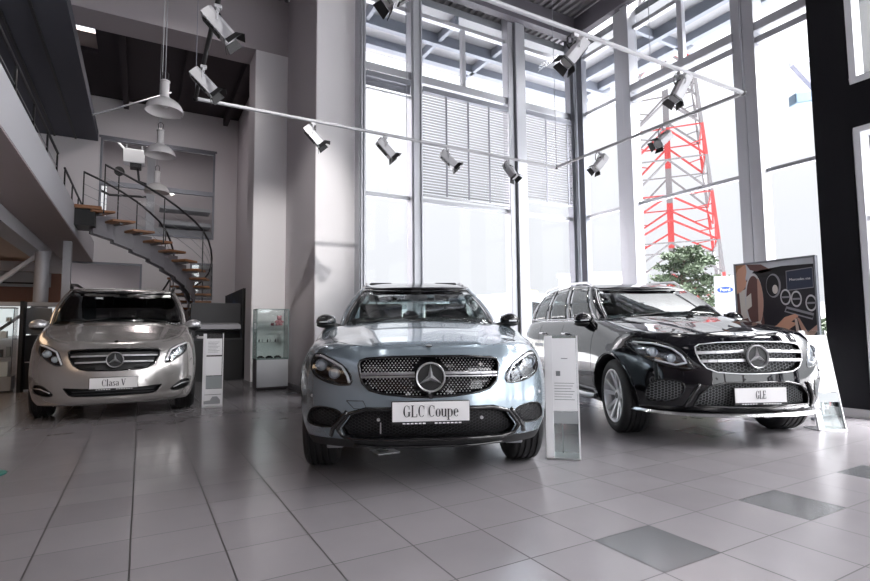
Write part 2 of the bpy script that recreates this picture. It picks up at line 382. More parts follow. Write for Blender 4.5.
for i, (a, b2) in enumerate(((6.60, 7.00), (4.28, 4.66))):
    mb = MB().box(XR-.20, XR+.06, a, a+.17, 0, ZT).box(XR-.14, XR+.06, a+.21, b2, 0, ZT).box(XR-.06, XR+.05, a+.16, a+.22, 0, ZT)
    struct(mb.build('trim_%d' % (5+i), 'alu', bevel=.01))
# dark wall on the right with glazed openings
dw = MB()
def wall_holes_y(mb, y0, y1, z0, z1, x0, x1, holes):
    yy = sorted({y0, y1, *[h[0] for h in holes], *[h[1] for h in holes]}); zz = sorted({z0, z1, *[h[2] for h in holes], *[h[3] for h in holes]})
    for a, b2 in zip(yy, yy[1:]):
        for c, d in zip(zz, zz[1:]):
            cy, cz = (a+b2)/2, (c+d)/2
            if any(h[0] < cy < h[1] and h[2] < cz < h[3] for h in holes): continue
            mb.box(x0, x1, a, b2, c, d)
HY = [(-.2, 2.80, .1, 3.36), (-.2, 2.80, 3.88, 7.4), (-3.4, -.6, .1, 3.36), (-3.4, -.6, 3.88, 7.4), (-6.6, -3.8, .1, 3.36), (-6.6, -3.8, 3.88, 7.4)]
wall_holes_y(dw, -7, 3.204, 0, 7.75, 7.2, 7.5, HY); dw.box(7.5, 8.3, 2.9, 3.204, 0, 7.75)
struct(dw.build('wall_dark', 'black_wall'))
sk = MB().box(7.165, 7.2, 2.80, 3.215, 0, .10).box(7.165, 7.2, -.6, -.2, 0, .1).build('baseboard_right', mat('skirt_light', (.42, .41, .42), .4), bevel=.004); struct(sk)
for k, h in enumerate(HY):
    a, b2, c, d = h; t = .07
    f = MB().box(7.19, 7.40, a, b2, c, c+t).box(7.19, 7.40, a, b2, d-t, d).box(7.19, 7.40, a, a+t, c+t, d-t).box(7.19, 7.40, b2-t, b2, c+t, d-t)
    if c < 1: f.box(7.22, 7.38, a, b2, 2.25, 2.31)
    o = struct(f.build('window_%d' % (8+k), mat('frame_white', (.66, .67, .70), .4), bevel=.006))
    MB().box(7.29, 7.30, a+t, b2-t, c+t, d-t).build('pane', 'pane', o)
# long window wall far left front gives the hall its second daylight side
# ------------------------------------------------------------------ blinds
def blind(x0, x1, z0, z1, label, pack=False):
    t = empty('window_blind', ((x0+x1)/2, YF-.12, z0), 0, label, 'blind', 'horizontal slat blinds on the window wall')
    w2 = (x1-x0)/2; s = MB(); nsl = 5 if pack else int((z1-z0)/.052)
    for i in range(nsl):
        z = (z1-z0)-(i+.5)*(.03 if pack else .052)
        s.bar((-w2, 0, z), (w2, 0, z), .036, .003, up=(0, .5, .86))
    s.build('slats', 'blind' if not pack else 'alu_dark', t)
    MB().box(-w2, w2, -.04, .04, z1-z0, z1-z0+.10).build('head_box', 'alu_dark', t, bevel=.005)
    MB().box(-w2, w2, -.03, .03, -.03, 0).build('bottom_rail', 'alu', t, bevel=.004)
    c = MB(); 
    if not pack:
        k = 3 if x1-x0 > 1.6 else 2
        for i in range(1, k+1):
            x = -w2+2*w2*i/(k+1) if k == 3 else -w2+2*w2*(.42 if i == 1 else .9); c.box(x-.018, x+.018, -.034, -.028, 0, z1-z0)
        c.build('ladder_tapes', 'alu_dark', t)
    return t
blind(4.33, 6.25, 3.47, 5.36, 'wide lowered slat blind in the middle bay of the window wall')
blind(6.68, 7.94, 3.64, 5.40, 'lowered slat blind in the window bay beside the glass corner')
blind(3.23, 4.08, 5.20, 5.40, 'raised slat blind bunched at top of the bay beside the white pillar', True)
# ------------------------------------------------------------------ exterior
struct(MB().box(-40, 120, 8.5, 120, -.4, -.1).box(8.5, 120, -40, 8.5, -.4, -.1).build('pavement', mat('pavement', (.42, .42, .43), .85, noise=(.6, .15))))
cn = MB().box(2.5, 10.3, 8.3, 10.35, 7.15, 7.3).box(8.26, 10.3, -1, 8.3, 7.15, 7.3)
struct(cn.build('trim_canopy', mat('canopy', (.28, .285, .30), .5)))
cb_ = MB()
cb_.box(2.5, 10.2, 9.0, 9.12, 6.93, 7.15).box(2.5, 10.2, 9.75, 9.9, 6.98, 7.15).box(9.0, 9.12, -1, 9.0, 6.93, 7.15).box(9.75, 9.9, -1, 9.75, 6.98, 7.15)
for x in (3.6, 5.2, 6.55): cb_.box(x-.04, x+.04, 8.3, 10.3, 6.98, 7.15)
for y in (6.8, 4.45, 2.1): cb_.box(8.26, 10.3, y-.04, y+.04, 6.98, 7.15)
cb_.bar((8.2, 8.24, 7.05), (10.2, 10.25, 7.05), .12, .18)
struct(cb_.build('trim_canopy_beams', mat('canopy_beam', (.19, .21, .25), .5)))
# ------------------------------------------------------------------ car materials
def paint(name, col, metal=.65, rough=.20, flake=.05):
    m = mat(name, col, rough, metal, coat=1.0, coatr=.02)
    n = m.node_tree.nodes; l = m.node_tree.links; b = n['Principled BSDF']
    tc = n.new('ShaderNodeTexCoord'); t = n.new('ShaderNodeTexNoise'); t.inputs['Scale'].default_value = 900
    l.new(tc.outputs['Object'], t.inputs['Vector']); r = n.new('ShaderNodeMapRange'); r.inputs['To Min'].default_value = rough-flake; r.inputs['To Max'].default_value = rough+flake
    l.new(t.outputs['Fac'], r.inputs['Value']); l.new(r.outputs[0], b.inputs['Roughness'])
    return m
M['paint_blue'] = paint('paint_blue', (.36, .44, .50))
M['paint_silver'] = paint('paint_silver', (.45, .43, .415))
M['paint_black'] = mat('paint_black', (.004, .004, .006), .04, 0, coat=.3, coatr=.01, spec=.5)
M['car_glass'] = glass('car_glass', (.50, .53, .53), .06)
M['screen_glass'] = glass('screen_glass', (.66, .69, .69), .06)
M['dim_screen'] = glass('dim_screen', (.34, .37, .37), .05)
M['privacy_glass'] = glass('privacy_glass', (.10, .10, .11), .07)
M['stud'] = mat('stud', (.80, .80, .82), .35, .35)
M['silver'] = mat('silver', (.62, .62, .64), .33, .75)
M['lens'] = glass('lens', (.93, .95, .97), .07)
M['cabin_dark'] = mat('cabin_dark', (.012, .012, .013), .8)
M['seat_dark'] = mat('seat_dark', (.022, .021, .022), .6)
M['seat_cream'] = mat('seat_cream', (.50, .42, .33), .6)
M['headlight_bowl'] = mat('headlight_bowl', (.13, .13, .14), .2, .8)
M['led'] = mat('led', (.85, .86, .90), .25, .3)
M['lamp_chrome'] = mat('lamp_chrome', (.62, .63, .66), .15, 1)
M['bulb'] = mat('bulb', (.75, .78, .80), .05, .2, coat=1)
M['amber'] = mat('amber', (.70, .25, .03), .3)
M['mirror'] = mat('mirror', (.8, .8, .8), .02, 1)
M['lip_metal'] = mat('lip_metal', (.60, .60, .61), .25, 1)
M['plate'] = mat('plate', (.74, .73, .74), .45)
M['seam'] = mat('seam', (.01, .01, .01), .8)
M['rim_silver'] = mat('rim_silver', (.74, .74, .76), .35, .6)
M['disc'] = mat('disc', (.35, .34, .34), .35, .9)
M['paint_dome'] = M['chrome']
# ------------------------------------------------------------------ car body surface
def plan_pt(W, yc, n_, m_, ph):
    return W*sin(ph)**(2/n_), yc*(1-max(0, cos(ph))**(2/m_))
def outline(P, NF=30, NS=34, NR=16):
    pts = []
    for i in range(NF):
        ph = pi/2*(i/NF); ph = pi/2*(1-(1-i/NF)**1.15)
        pts.append(plan_pt(P['W'], P['yc'], P['n'], P['m'], ph))
    y0, y1 = P['yc'], P['L']-P['ycr']
    for i in range(NS+1): pts.append((P['W'], y0+(y1-y0)*i/NS))
    for i in range(1, NR+1):
        x, y = plan_pt(P['W'], P['ycr'], P['nr'], P['mr'], pi/2*(1-i/NR)); pts.append((x, P['L']-y))
    pts[0] = (0, 0); pts[-1] = (0, P['L'])
    return pts
def Htop(P, x, y):
    t = min(1, abs(x)/P['W'])
    z = interp(P['zc'], y)-interp(P['crown'], y)*t**2.6
    if 'dome' in P:
        for xr0, xr1, h, wd in P['dome']:
            xr = xr0+(xr1-xr0)*min(1, y/P['cowl']); z += h*sstep(xr+wd, xr-wd, abs(x))*sstep(-.0, .18, y)*(1-sstep(P['cowl']-.1, P['cowl']+.1, y))
    return z
VROWS = [0, .04, .09, .15, .22, .30, .38, .46, .54, .62, .70, .77, .83, .88, .92, .95, .975, 1.0]
def make_body(P, name, parent):
    ol = outline(P); U = len(ol); rows = []
    def side_pt(i, v):
        x0, y0 = ol[i]
        w = interp(P['wprof'], v)
        fwt = max(0, 1-y0/P['yc']) if y0 < P['yc'] else 0
        rwt = max(0, 1-(P['L']-y0)/P['ycr']) if y0 > P['L']-P['ycr'] else 0
        x = x0*(1-(1-w)*(1-.35*fwt)); y = y0+interp(P['fprof'], v)*min(1, fwt*1.3)-interp(P['rprof'], v)*rwt
        x *= interp(P['taper'], y0)
        for ya in (P['ax0'], P['ax1']):
            x *= 1+.014*math.exp(-((y0-ya)/.42)**2)*sstep(.1, .35, v)*(1-sstep(.75, 1, v))
        return x, y
    tops = [side_pt(i, 1.0) for i in range(U)]
    zb = P['zb']
    NBm, NT = 6, 26
    for s in range(NBm+1):      # floor pan from spine to sill
        q = s/NBm; r_ = []
        for i in range(U):
            x, y = side_pt(i, 0); r_.append((x*q, y, interp(zb, y)))
        rows.append(r_)
    for v in VROWS[1:]:
        r_ = []
        for i in range(U):
            x, y = side_pt(i, v); zt = Htop(P, *tops[i]); z0 = interp(zb, y); r_.append((x, y, z0+v*(zt-z0)))
        rows.append(r_)
    for s in range(1, NT+1):
        q = 1-s/NT; r_ = []
        for i in range(U):
            x, y = tops[i]; xx = x*q; ed = .010*(1-sstep(0, .10, 1-q)) ; r_.append((xx, y, Htop(P, xx, y)+(.012 if s > 1 else .007)))
        rows.append(r_)
    R = len(rows); vs = [p for r_ in rows for p in r_]; fs = []
    for a in range(R-1):
        for i in range(U-1): fs.append((a*U+i, (a+1)*U+i, (a+1)*U+i+1, a*U+i+1))
    bm = bmesh.new(); bv = [bm.verts.new(p) for p in vs]
    for f in fs:
        try: bm.faces.new([bv[k] for k in f])
        except ValueError: pass
    bmesh.ops.remove_doubles(bm, verts=bm.verts, dist=2e-4)
    geom = bm.verts[:]+bm.edges[:]+bm.faces[:]
    d = bmesh.ops.duplicate(bm, geom=geom); nv = [e for e in d['geom'] if isinstance(e, bmesh.types.BMVert)]
    for v in nv: v.co.x = -v.co.x
    bmesh.ops.remove_doubles(bm, verts=bm.verts, dist=4e-4)
    bmesh.ops.dissolve_degenerate(bm, edges=bm.edges, dist=1e-4)
    bmesh.ops.recalc_face_normals(bm, faces=bm.faces)
    if bm.calc_volume() < 0: bmesh.ops.reverse_faces(bm, faces=bm.faces)
    for f in bm.faces:
        c = f.calc_center_median(); f.smooth = True
        if c.z > interp(P['zc'], c.y)-.25 and abs(c.x) < P['cab_w'] and P['cab_y0'] < c.y < P['cab_y1'] and f.normal.z > .7: f.material_index = 2
        elif P.get('clad') and P['clad'](c): f.material_index = 1
    me = bpy.data.meshes.new(name); bm.to_mesh(me)
    P['bvh'] = BVHTree.FromBMesh(bm); bm.free()
    for k in (P['paint'], 'plastic', 'cabin_dark', 'black'): me.materials.append(M[k])
    o = bpy.data.objects.new(name, me); COL.objects.link(o); o.parent = parent
    return o
def hit(P, a, b, dr):
    """a,b are the two in-plane coordinates; returns the coordinate along dr"""
    bv = P['bvh']
    if dr == 'y':
        for dz in (0, .01, -.01, .02, -.02, .04, -.04):
            for dx in (0, .01, -.01, .03, -.03, .06, -.06):
                r = bv.ray_cast(Vector((a+dx*(1 if a < 0 else -1), -3, b+dz)), Vector((0, 1, 0)))
                if r[0] is not None and r[0].y < 2: return r[0].y
        return .6
    if dr in ('x+', 'x-'):
        sg = 1 if dr == 'x+' else -1
        for dz in (0, -.02, -.05, -.1):
            r = bv.ray_cast(Vector((3*sg, a, b+dz)), Vector((-sg, 0, 0)))
            if r[0] is not None: return r[0].x
        return .9*sg
    if dr == 'z':
        r = bv.ray_cast(Vector((a, b, 3)), Vector((0, 0, -1)))
        return r[0].z if r[0] is not None else 1.
def grid_face(poly, step):
    bm = bmesh.new(); vs = [bm.verts.new((a, b, 0)) for a, b in poly]; bm.faces.new(vs)
    xs = [p[0] for p in poly]; ys = [p[1] for p in poly]
    k = math.ceil(min(xs)/step)
    while k*step < max(xs):
        bmesh.ops.bisect_plane(bm, geom=bm.verts[:]+bm.edges[:]+bm.faces[:], plane_co=(k*step, 0, 0), plane_no=(1, 0, 0)); k += 1
    k = math.ceil(min(ys)/step)
    while k*step < max(ys):
        bmesh.ops.bisect_plane(bm, geom=bm.verts[:]+bm.edges[:]+bm.faces[:], plane_co=(0, k*step, 0), plane_no=(0, 1, 0)); k += 1
    bmesh.ops.triangulate(bm, faces=[f for f in bm.faces if len(f.verts) > 4])
    return bm
def smooth_poly(poly, it=2, keep=.25):
    """Chaikin rounding of a closed outline"""
    for _ in range(it):
        q = []
        for i, p in enumerate(poly):
            n_ = poly[(i+1) % len(poly)]
            q += [(p[0]*(1-keep)+n_[0]*keep, p[1]*(1-keep)+n_[1]*keep), (p[0]*keep+n_[0]*(1-keep), p[1]*keep+n_[1]*(1-keep))]
        poly = q
    return poly
def to3(P, a, b, dr, off):
    if dr == 'y': return Vector((a, hit(P, a, b, 'y')-off, b))
    if dr == 'z': return Vector((a, b, hit(P, a, b, 'z')+off))
    h = hit(P, a, b, dr); return Vector((h+off*(1 if dr == 'x+' else -1), a, b))
def patch(P, name, poly, m, parent, dr='y', off=.004, thick=.006, step=.03, flat=None, bulge=0):
    bm = grid_face(poly, step)
    for v in bm.verts:
        a, b = v.co.x, v.co.y
        v.co = to3(P, a, b, dr, off) if flat is None else Vector((a, flat, b))
        if bulge:
            cx = sum(p[0] for p in poly)/len(poly)
    bmesh.ops.recalc_face_normals(bm, faces=bm.faces)
    avg = Vector(); [avg.__iadd__(f.normal) for f in bm.faces]
    want = {'y': Vector((0, -1, 0)), 'z': Vector((0, 0, 1)), 'x+': Vector((1, 0, 0)), 'x-': Vector((-1, 0, 0))}[dr]
    if avg.dot(want) < 0: bmesh.ops.reverse_faces(bm, faces=bm.faces)
    me = bpy.data.meshes.new(name); bm.to_mesh(me); bm.free(); me.materials.append(M[m] if isinstance(m, str) else m); me.shade_smooth()
    o = bpy.data.objects.new(name, me); COL.objects.link(o); o.parent = parent
    if thick:
        s = o.modifiers.new('s', 'SOLIDIFY'); s.thickness = thick; s.offset = -1
    return o
def rim(P, name, poly, r, m, parent, dr='y', off=.0, closed=True, n_=8):
    pts = []
    k = len(poly)
    for i in range(k if closed else k-1):
        p, q = poly[i], poly[(i+1) % k]; d = math.dist(p, q); c = max(1, int(d/.03))
        for j in range(c): pts.append(to3(P, p[0]+(q[0]-p[0])*j/c, p[1]+(q[1]-p[1])*j/c, dr, off))
    if not closed: pts.append(to3(P, *poly[-1], dr, off))
    return MB().tube(pts, r, n_, closed=closed).build(name, m, parent, smooth=True, ang=180)
def mir(poly): return [(-a, b) for a, b in poly][::-1]
def cutter(P, poly, depth, step=.06, flat=None, mi='black'):
    bm = grid_face(poly, step)
    r = bmesh.ops.extrude_face_region(bm, geom=bm.faces[:]); nv = set(e for e in r['geom'] if isinstance(e, bmesh.types.BMVert))
    for v in bm.verts:
        a, b = v.co.x, v.co.y
        if v in nv: v.co = Vector((a, -.6, b))
        else: v.co = Vector((a, (hit(P, a, b, 'y')+depth) if flat is None else flat, b))
    bmesh.ops.recalc_face_normals(bm, faces=bm.faces)
    if bm.calc_volume() < 0: bmesh.ops.reverse_faces(bm, faces=bm.faces)
    me = bpy.data.meshes.new('cut'); bm.to_mesh(me); bm.free(); me.materials.append(M[mi])
    o = bpy.data.objects.new('cut', me); COL.objects.link(o); return o
def cyl_cutter(x0, x1, y, z, r, rz=None):
    mb = MB(); prof = [(1e-4, x0), (r, x0), (r, x1), (1e-4, x1)]
    mb.lathe([(r, x0), (r, x1)], 40, (0, y, z), 'x')
    k = 40; mb.f.append(tuple(range(k))[::-1]); mb.f.append(tuple(range(k, 2*k)))
    o = mb.build('cut', 'black'); return o
def apply_cuts(o, cuts):
    bpy.context.view_layer.update()
    for c in cuts:
        md = o.modifiers.new('b', 'BOOLEAN'); md.object = c; md.operation = 'DIFFERENCE'; md.solver = 'EXACT'
        try: md.material_mode = 'TRANSFER'
        except Exception: pass
    c_par = o.parent; o.parent = None
    bpy.context.view_layer.update()
    dg = bpy.context.evaluated_depsgraph_get(); dg.update()
    me = bpy.data.meshes.new_from_object(o.evaluated_get(dg)); o.modifiers.clear()
    old = o.data; o.data = me; me.name = old.name; o.parent = c_par
    for c in cuts: bpy.data.objects.remove(c)
    return o
def split_mats(o, names, parent):
    """moves the faces of each further material into a mesh part of its own"""
    me = o.data; mats = [m.name.split('.')[0] if m else '' for m in me.materials]
    for k, (mn, pn) in names.items():
        idx = [i for i, m in enumerate(mats) if m == mn]
        bm = bmesh.new(); bm.from_mesh(me)
        bmesh.ops.delete(bm, geom=[f for f in bm.faces if f.material_index not in idx], context='FACES')
        if not bm.faces: bm.free(); continue
        for f in bm.faces: f.material_index = 0
        m2 = bpy.data.meshes.new(pn); bm.to_mesh(m2); bm.free(); m2.materials.append(M[mn]); shade(m2, 40)
        q = bpy.data.objects.new(pn, m2); COL.objects.link(q); q.parent = parent; split_islands(q)
        bm = bmesh.new(); bm.from_mesh(me); bmesh.ops.delete(bm, geom=[f for f in bm.faces if f.material_index in idx], context='FACES'); bm.to_mesh(me); bm.free()
    shade(me, 50)
# ------------------------------------------------------------------ wheels
def make_wheel(x, y, r, w_, rr, parent, style, side, steer=0):
    """side +1 / -1: outer face towards +x / -x"""
    h = w_/2; e = empty('wheel', (x, y, r)); e.parent = parent; e.rotation_euler = (0, 0, steer)
    prof = [(rr, -h*.86), (rr+.02, -h*.97), ((r+rr)/2, -h), (r-.03, -h*.96), (r-.012, -h*.86), (r-.004, -h*.74)]
    for gx in (-.52, -.18, .18, .52):
        prof += [(r, gx*h-.014*1.6), (r, gx*h-.009), (r-.012, gx*h-.007), (r-.012, gx*h+.007), (r, gx*h+.009)]
    prof += [(r-.004, h*.74), (r-.012, h*.86), (r-.03, h*.96), ((r+rr)/2, h), (rr+.02, h*.97), (rr, h*.86)]
    t = MB().lathe(prof, 56, axis='x'); t.build('tire', 'rubber', e, smooth=True, ang=40)
    s = MB()
    o_ = h*.80*side
    s.lathe([(rr, -h*.86*side), (rr-.02, -h*.5*side), (rr-.025, h*.4*side), (rr-.012, h*.72*side), (rr+.004, h*.88*side), (rr+.004, h*.93*side), (rr-.006, h*.93*side), (rr-.02, h*.78*side), (rr-.034, h*.4*side)], 48, axis='x')
    s.build('rim_barrel', 'rim_silver', e, smooth=True, ang=40)
    sp = MB(); n5 = 5
    for k in range(n5):
        for q in (-1, 1):
            a = 2*pi*k/n5+.3
            aa = a+q*.26; ab = a+q*.10
            p0 = Vector((o_*.55, .06*cos(ab), .06*sin(ab))); p1 = Vector((o_*1.0, (rr-.012)*cos(aa), (rr-.012)*sin(aa)))
            sp.bar(p0, p1, .040, .028, up=(1, 0, 0))
        a = 2*pi*k/n5+.3
        sp.bar((o_*.6, .05*cos(a), .05*sin(a)), (o_*.62, .13*cos(a), .13*sin(a)), .05, .022, up=(1, 0, 0))
    sp.cyl((o_*.35, 0, 0), (o_*.78, 0, 0), .068, .055, 24); sp.build('spokes', 'rim_silver', e, bevel=.004, seg=1)
    MB().cyl((o_*.78, 0, 0), (o_*.83, 0, 0), .032, .030, 20).build('hub_cap', 'charcoal', e, smooth=True)
    MB().lathe([(.06, -.02*side), (rr*.74, -.02*side), (rr*.74, .005*side), (.06, .005*side)], 40, axis='x').build('brake_disc', 'disc', e)
    return e
# ------------------------------------------------------------------ three pointed star in a ring
def make_star(P, R, x, z, parent, y=None, tilt=.06):
    yy = (hit(P, x, z, 'y')-.035) if y is None else y
    e = empty('star_emblem', (x, yy, z)); e.parent = parent; e.rotation_euler = (-tilt, 0, 0)
    MB().lathe([(R*1.0, .0), (R*.99, -.012), (R*.95, -.017), (R*.90, -.014), (R*.865, -.004), (R*.865, .006), (R*1., .006)], 48, axis='y').build('ring', 'silver', e, smooth=True, ang=60)
    s = MB()
    for k in range(3):
        a = pi/2+2*pi*k/3; tip = (cos(a)*R*.88, 0, sin(a)*R*.88)
        l_ = (cos(a+pi/3)*R*.20, 0, sin(a+pi/3)*R*.20); r_ = (cos(a-pi/3)*R*.20, 0, sin(a-pi/3)*R*.20)
        s.add([tip, l_, (0, -.03, 0), r_, (0, .004, 0)], [(0, 1, 2), (0, 2, 3), (0, 4, 1), (0, 3, 4)])
    s.build('star', 'silver', e)
    MB().cyl((0, .004, 0), (0, .02, 0), R*.93, n=40).build('backing', 'black', e)
    return e
# ------------------------------------------------------------------ serif lettering
def glyph(ch):
    """strokes: list of polygons (unit cap height); returns polys, advance"""
    out_ = []; T = .135; t = .05
    def ln(x0, y0, x1, y1, w0):
        d = Vector((x1-x0, y1-y0)).normalized(); nn = Vector((-d.y, d.x))*w0/2
        out_.append([(x0+nn.x, y0+nn.y), (x1+nn.x, y1+nn.y), (x1-nn.x, y1-nn.y), (x0-nn.x, y0-nn.y)])
    def arc(cx, cy, rx, ry, a0, a1, N=18):
        for i in range(N):
            q = []
            for a in (a0+(a1-a0)*i/N, a0+(a1-a0)*(i+1)/N):
                a = radians(a); th = t+(T-t)*abs(cos(a))**1.3; q.append((cx+rx*cos(a), cy+ry*sin(a), cx+(rx-th)*cos(a), cy+(ry-th*.6)*sin(a)))
            out_.append([(q[0][0], q[0][1]), (q[1][0], q[1][1]), (q[1][2], q[1][3]), (q[0][2], q[0][3])])
    def sf(x, y, w_=.2): ln(x-w_/2, y, x+w_/2, y, t)
    if ch == 'G': arc(.34, .5, .30, .51, 48, 318); ln(.555, .06, .555, .42, T); sf(.555, .42, .24); ln(.56, .66, .56, .95, t); adv = .72
    elif ch == 'C': arc(.34, .5, .30, .51, 48, 312); ln(.56, .66, .56, .95, t); adv = .66
    elif ch == 'L': ln(.14, 0, .14, 1, T); sf(.14, .985, .26); ln(.02, .017, .54, .017, t); ln(.53, 0, .53, .26, t*1.2); adv = .62
    elif ch == 'E': ln(.14, 0, .14, 1, T); ln(.02, .985, .52, .985, t); ln(.02, .017, .54, .017, t); ln(.14, .51, .40, .51, t); ln(.51, .76, .51, 1, t); ln(.53, 0, .53, .26, t); ln(.40, .42, .40, .6, t); adv = .64
    elif ch == 'V': ln(.09, 1, .32, 0, T); ln(.53, 1, .33, 0, t*1.2); sf(.09, .985, .24); sf(.53, .985, .2); adv = .66
    elif ch == 'o': arc(.25, .33, .23, .35, 0, 360, 26); adv = .52
    elif ch == 'e': arc(.25, .33, .22, .35, 5, 320, 22); ln(.06, .36, .46, .36, t); adv = .50
    elif ch == 'a': ln(.37, .03, .37, .5, T*.9); arc(.24, .48, .18, .2, 0, 160, 12); arc(.22, .17, .19, .19, 60, 330, 16); ln(.37, .02, .47, .04, t); adv = .50
    elif ch == 's': arc(.2, .50, .16, .17, 30, 270, 12); arc(.2, .17, .17, .19, 90, -140, 12); ln(.34, .5, .34, .66, t); ln(.05, .02, .05, .2, t); adv = .42
    elif ch == 'u': ln(.11, .15, .11, .66, T); ln(.41, .0, .41, .66, T); arc(.25, .2, .19, .22, 180, 330, 10); sf(.08, .65, .14); sf(.38, .65, .14); sf(.45, .017, .12); adv = .56
    elif ch == 'p': ln(.11, -.28, .11, .66, T); arc(.26, .33, .24, .34, -150, 150, 22); sf(.11, -.27, .24); sf(.07, .65, .1); adv = .56
    elif ch == 'l': ln(.12, 0, .12, 1.04, T); sf(.12, .017, .24); sf(.08, 1.02, .12); adv = .27
    else: adv = .26
    return out_, adv
def lettering(txt, h, xs, m, parent, thick=.002, name='plate_lettering'):
    mb = MB(); x = 0; polys = []
    for ch in txt:
        g_, a = glyph(ch); polys += [[(px+x, py) for px, py in q] for q in g_]; x += a
    for q in polys: mb.prism([((a-x/2)*h*xs, (b_-.5)*h) for a, b_ in q], -thick, 0)
    return mb.build(name, m, parent)
def make_plate(P, txt, x, z, w_, h_, parent, th, xs, y=None, strip=True):
    yy = (min(hit(P, x-w_/2, z, 'y'), hit(P, x+w_/2, z, 'y'), hit(P, x, z, 'y'))-.02) if y is None else y
    e = empty('number_plate', (x, yy, z)); e.parent = parent
    MB().box(-w_/2-.006, w_/2+.006, 0, .022, -h_/2-.02, h_/2+.005).build('plate_holder', 'plastic', e, bevel=.004)
    MB().box(-w_/2, w_/2, -.006, .0, -h_/2, h_/2).build('plate', 'plate', e, bevel=.002)
    q = lettering(txt, th, xs, 'ink', e); q.location = (0, -.0062, .004)
    if strip:
        s = MB()
        for i in range(16):
            if i in (0, 7, 8): continue
            s.box(-w_*.42+i*w_*.052, -w_*.42+i*w_*.052+w_*.036, -.003, 0, -h_/2-.016, -h_/2-.008)
        s.build('holder_print', 'white', e)
    return e
# ------------------------------------------------------------------ headlamp
def make_headlight(P, poly, parent, side, depth=.10, proj=(), strip=None, strip_m='led', inner=True):
    """proj: (x,z,r) projector lenses; strip: polyline of the light guide. All for side +1, mirrored for -1"""
    f = (lambda q: q) if side > 0 else mir
    pl = f(poly)
    body = patch(P, 'headlight', pl, 'headlight_bowl', parent, off=-depth, thick=.01, step=.05)
    for (x, z, r) in proj:
        x *= side; y = hit(P, x, z, 'y')+depth*.42
        pr = MB(); pr.lathe([(r*1.25, depth*.5), (r*1.3, -.004), (r*1.18, -.012), (r*1.02, -.004), (r*.98, .02)], 24, (x, y, z), 'y')
        pr.build('projector_ring', 'lamp_chrome', body, smooth=True)
        MB().sphere((x, y+.012, z), r*.98, sy=.55).build('projector_lens', 'bulb', body, smooth=True, ang=180)
    if strip:
        for (pts, r) in strip:
            q = f(pts) if side < 0 else pts
            rim(P, 'light_guide', q, r, strip_m, body, off=-.012, closed=False)
    bz = MB()
    cx = sum(p[0] for p in pl)/len(pl); cz = sum(p[1] for p in pl)/len(pl)
    for k in range(5):
        q = [(cx+(p[0]-cx)*(.95-.16*k), cz+(p[1]-cz)*(.95-.16*k)) for p in pl]
        if k in (0,): pass
    q = [(cx+(p[0]-cx)*.93, cz+(p[1]-cz)*.93) for p in pl]
    rim(P, 'bezel', q, .004, 'charcoal', body, off=-depth*.55)
    patch(P, 'lens_cover', pl, 'lens', body, off=-.001, thick=.003, step=.03)
    rim(P, 'lens_edge', pl, .0035, 'black', body, off=-.001)
    return body
# ------------------------------------------------------------------ mesh grille (honeycomb)
def honeycomb(P, name, poly, parent, off=-.04, cell=.022, r=.0022, m='charcoal', ar=1.0):
    from mathutils.geometry import intersect_point_tri_2d
    def inside(x, z):
        c = False; n_ = len(poly); j = n_-1
        for i in range(n_):
            xi, zi = poly[i]; xj, zj = poly[j]
            if (zi > z) != (zj > z) and x < (xj-xi)*(z-zi)/(zj-zi)+xi: c = not c
            j = i
        return c
    mb = MB(); xs = [p[0] for p in poly]; zs = [p[1] for p in poly]
    dx = cell*1.5*ar; dz = cell*.866
    i = 0; x = min(xs)
    def P3(a, b_): return to3(P, a, b_, 'y', off)
    while x < max(xs):
        z = min(zs)+(dz if i % 2 else 0); 
        while z < max(zs):
            c = [(x+cell*ar*cos(k*pi/3), z+cell*sin(k*pi/3)) for k in range(6)]
            for k in (0, 1, 2):
                a, b_ = c[k], c[k+1]
                if inside(*a) and inside(*b_):
                    mb.bar(P3(*a), P3(*b_), r*2, r*3, up=(0, 1, 0))
            z += 2*dz
        x += dx; i += 1
    return mb.build(name, m, parent)
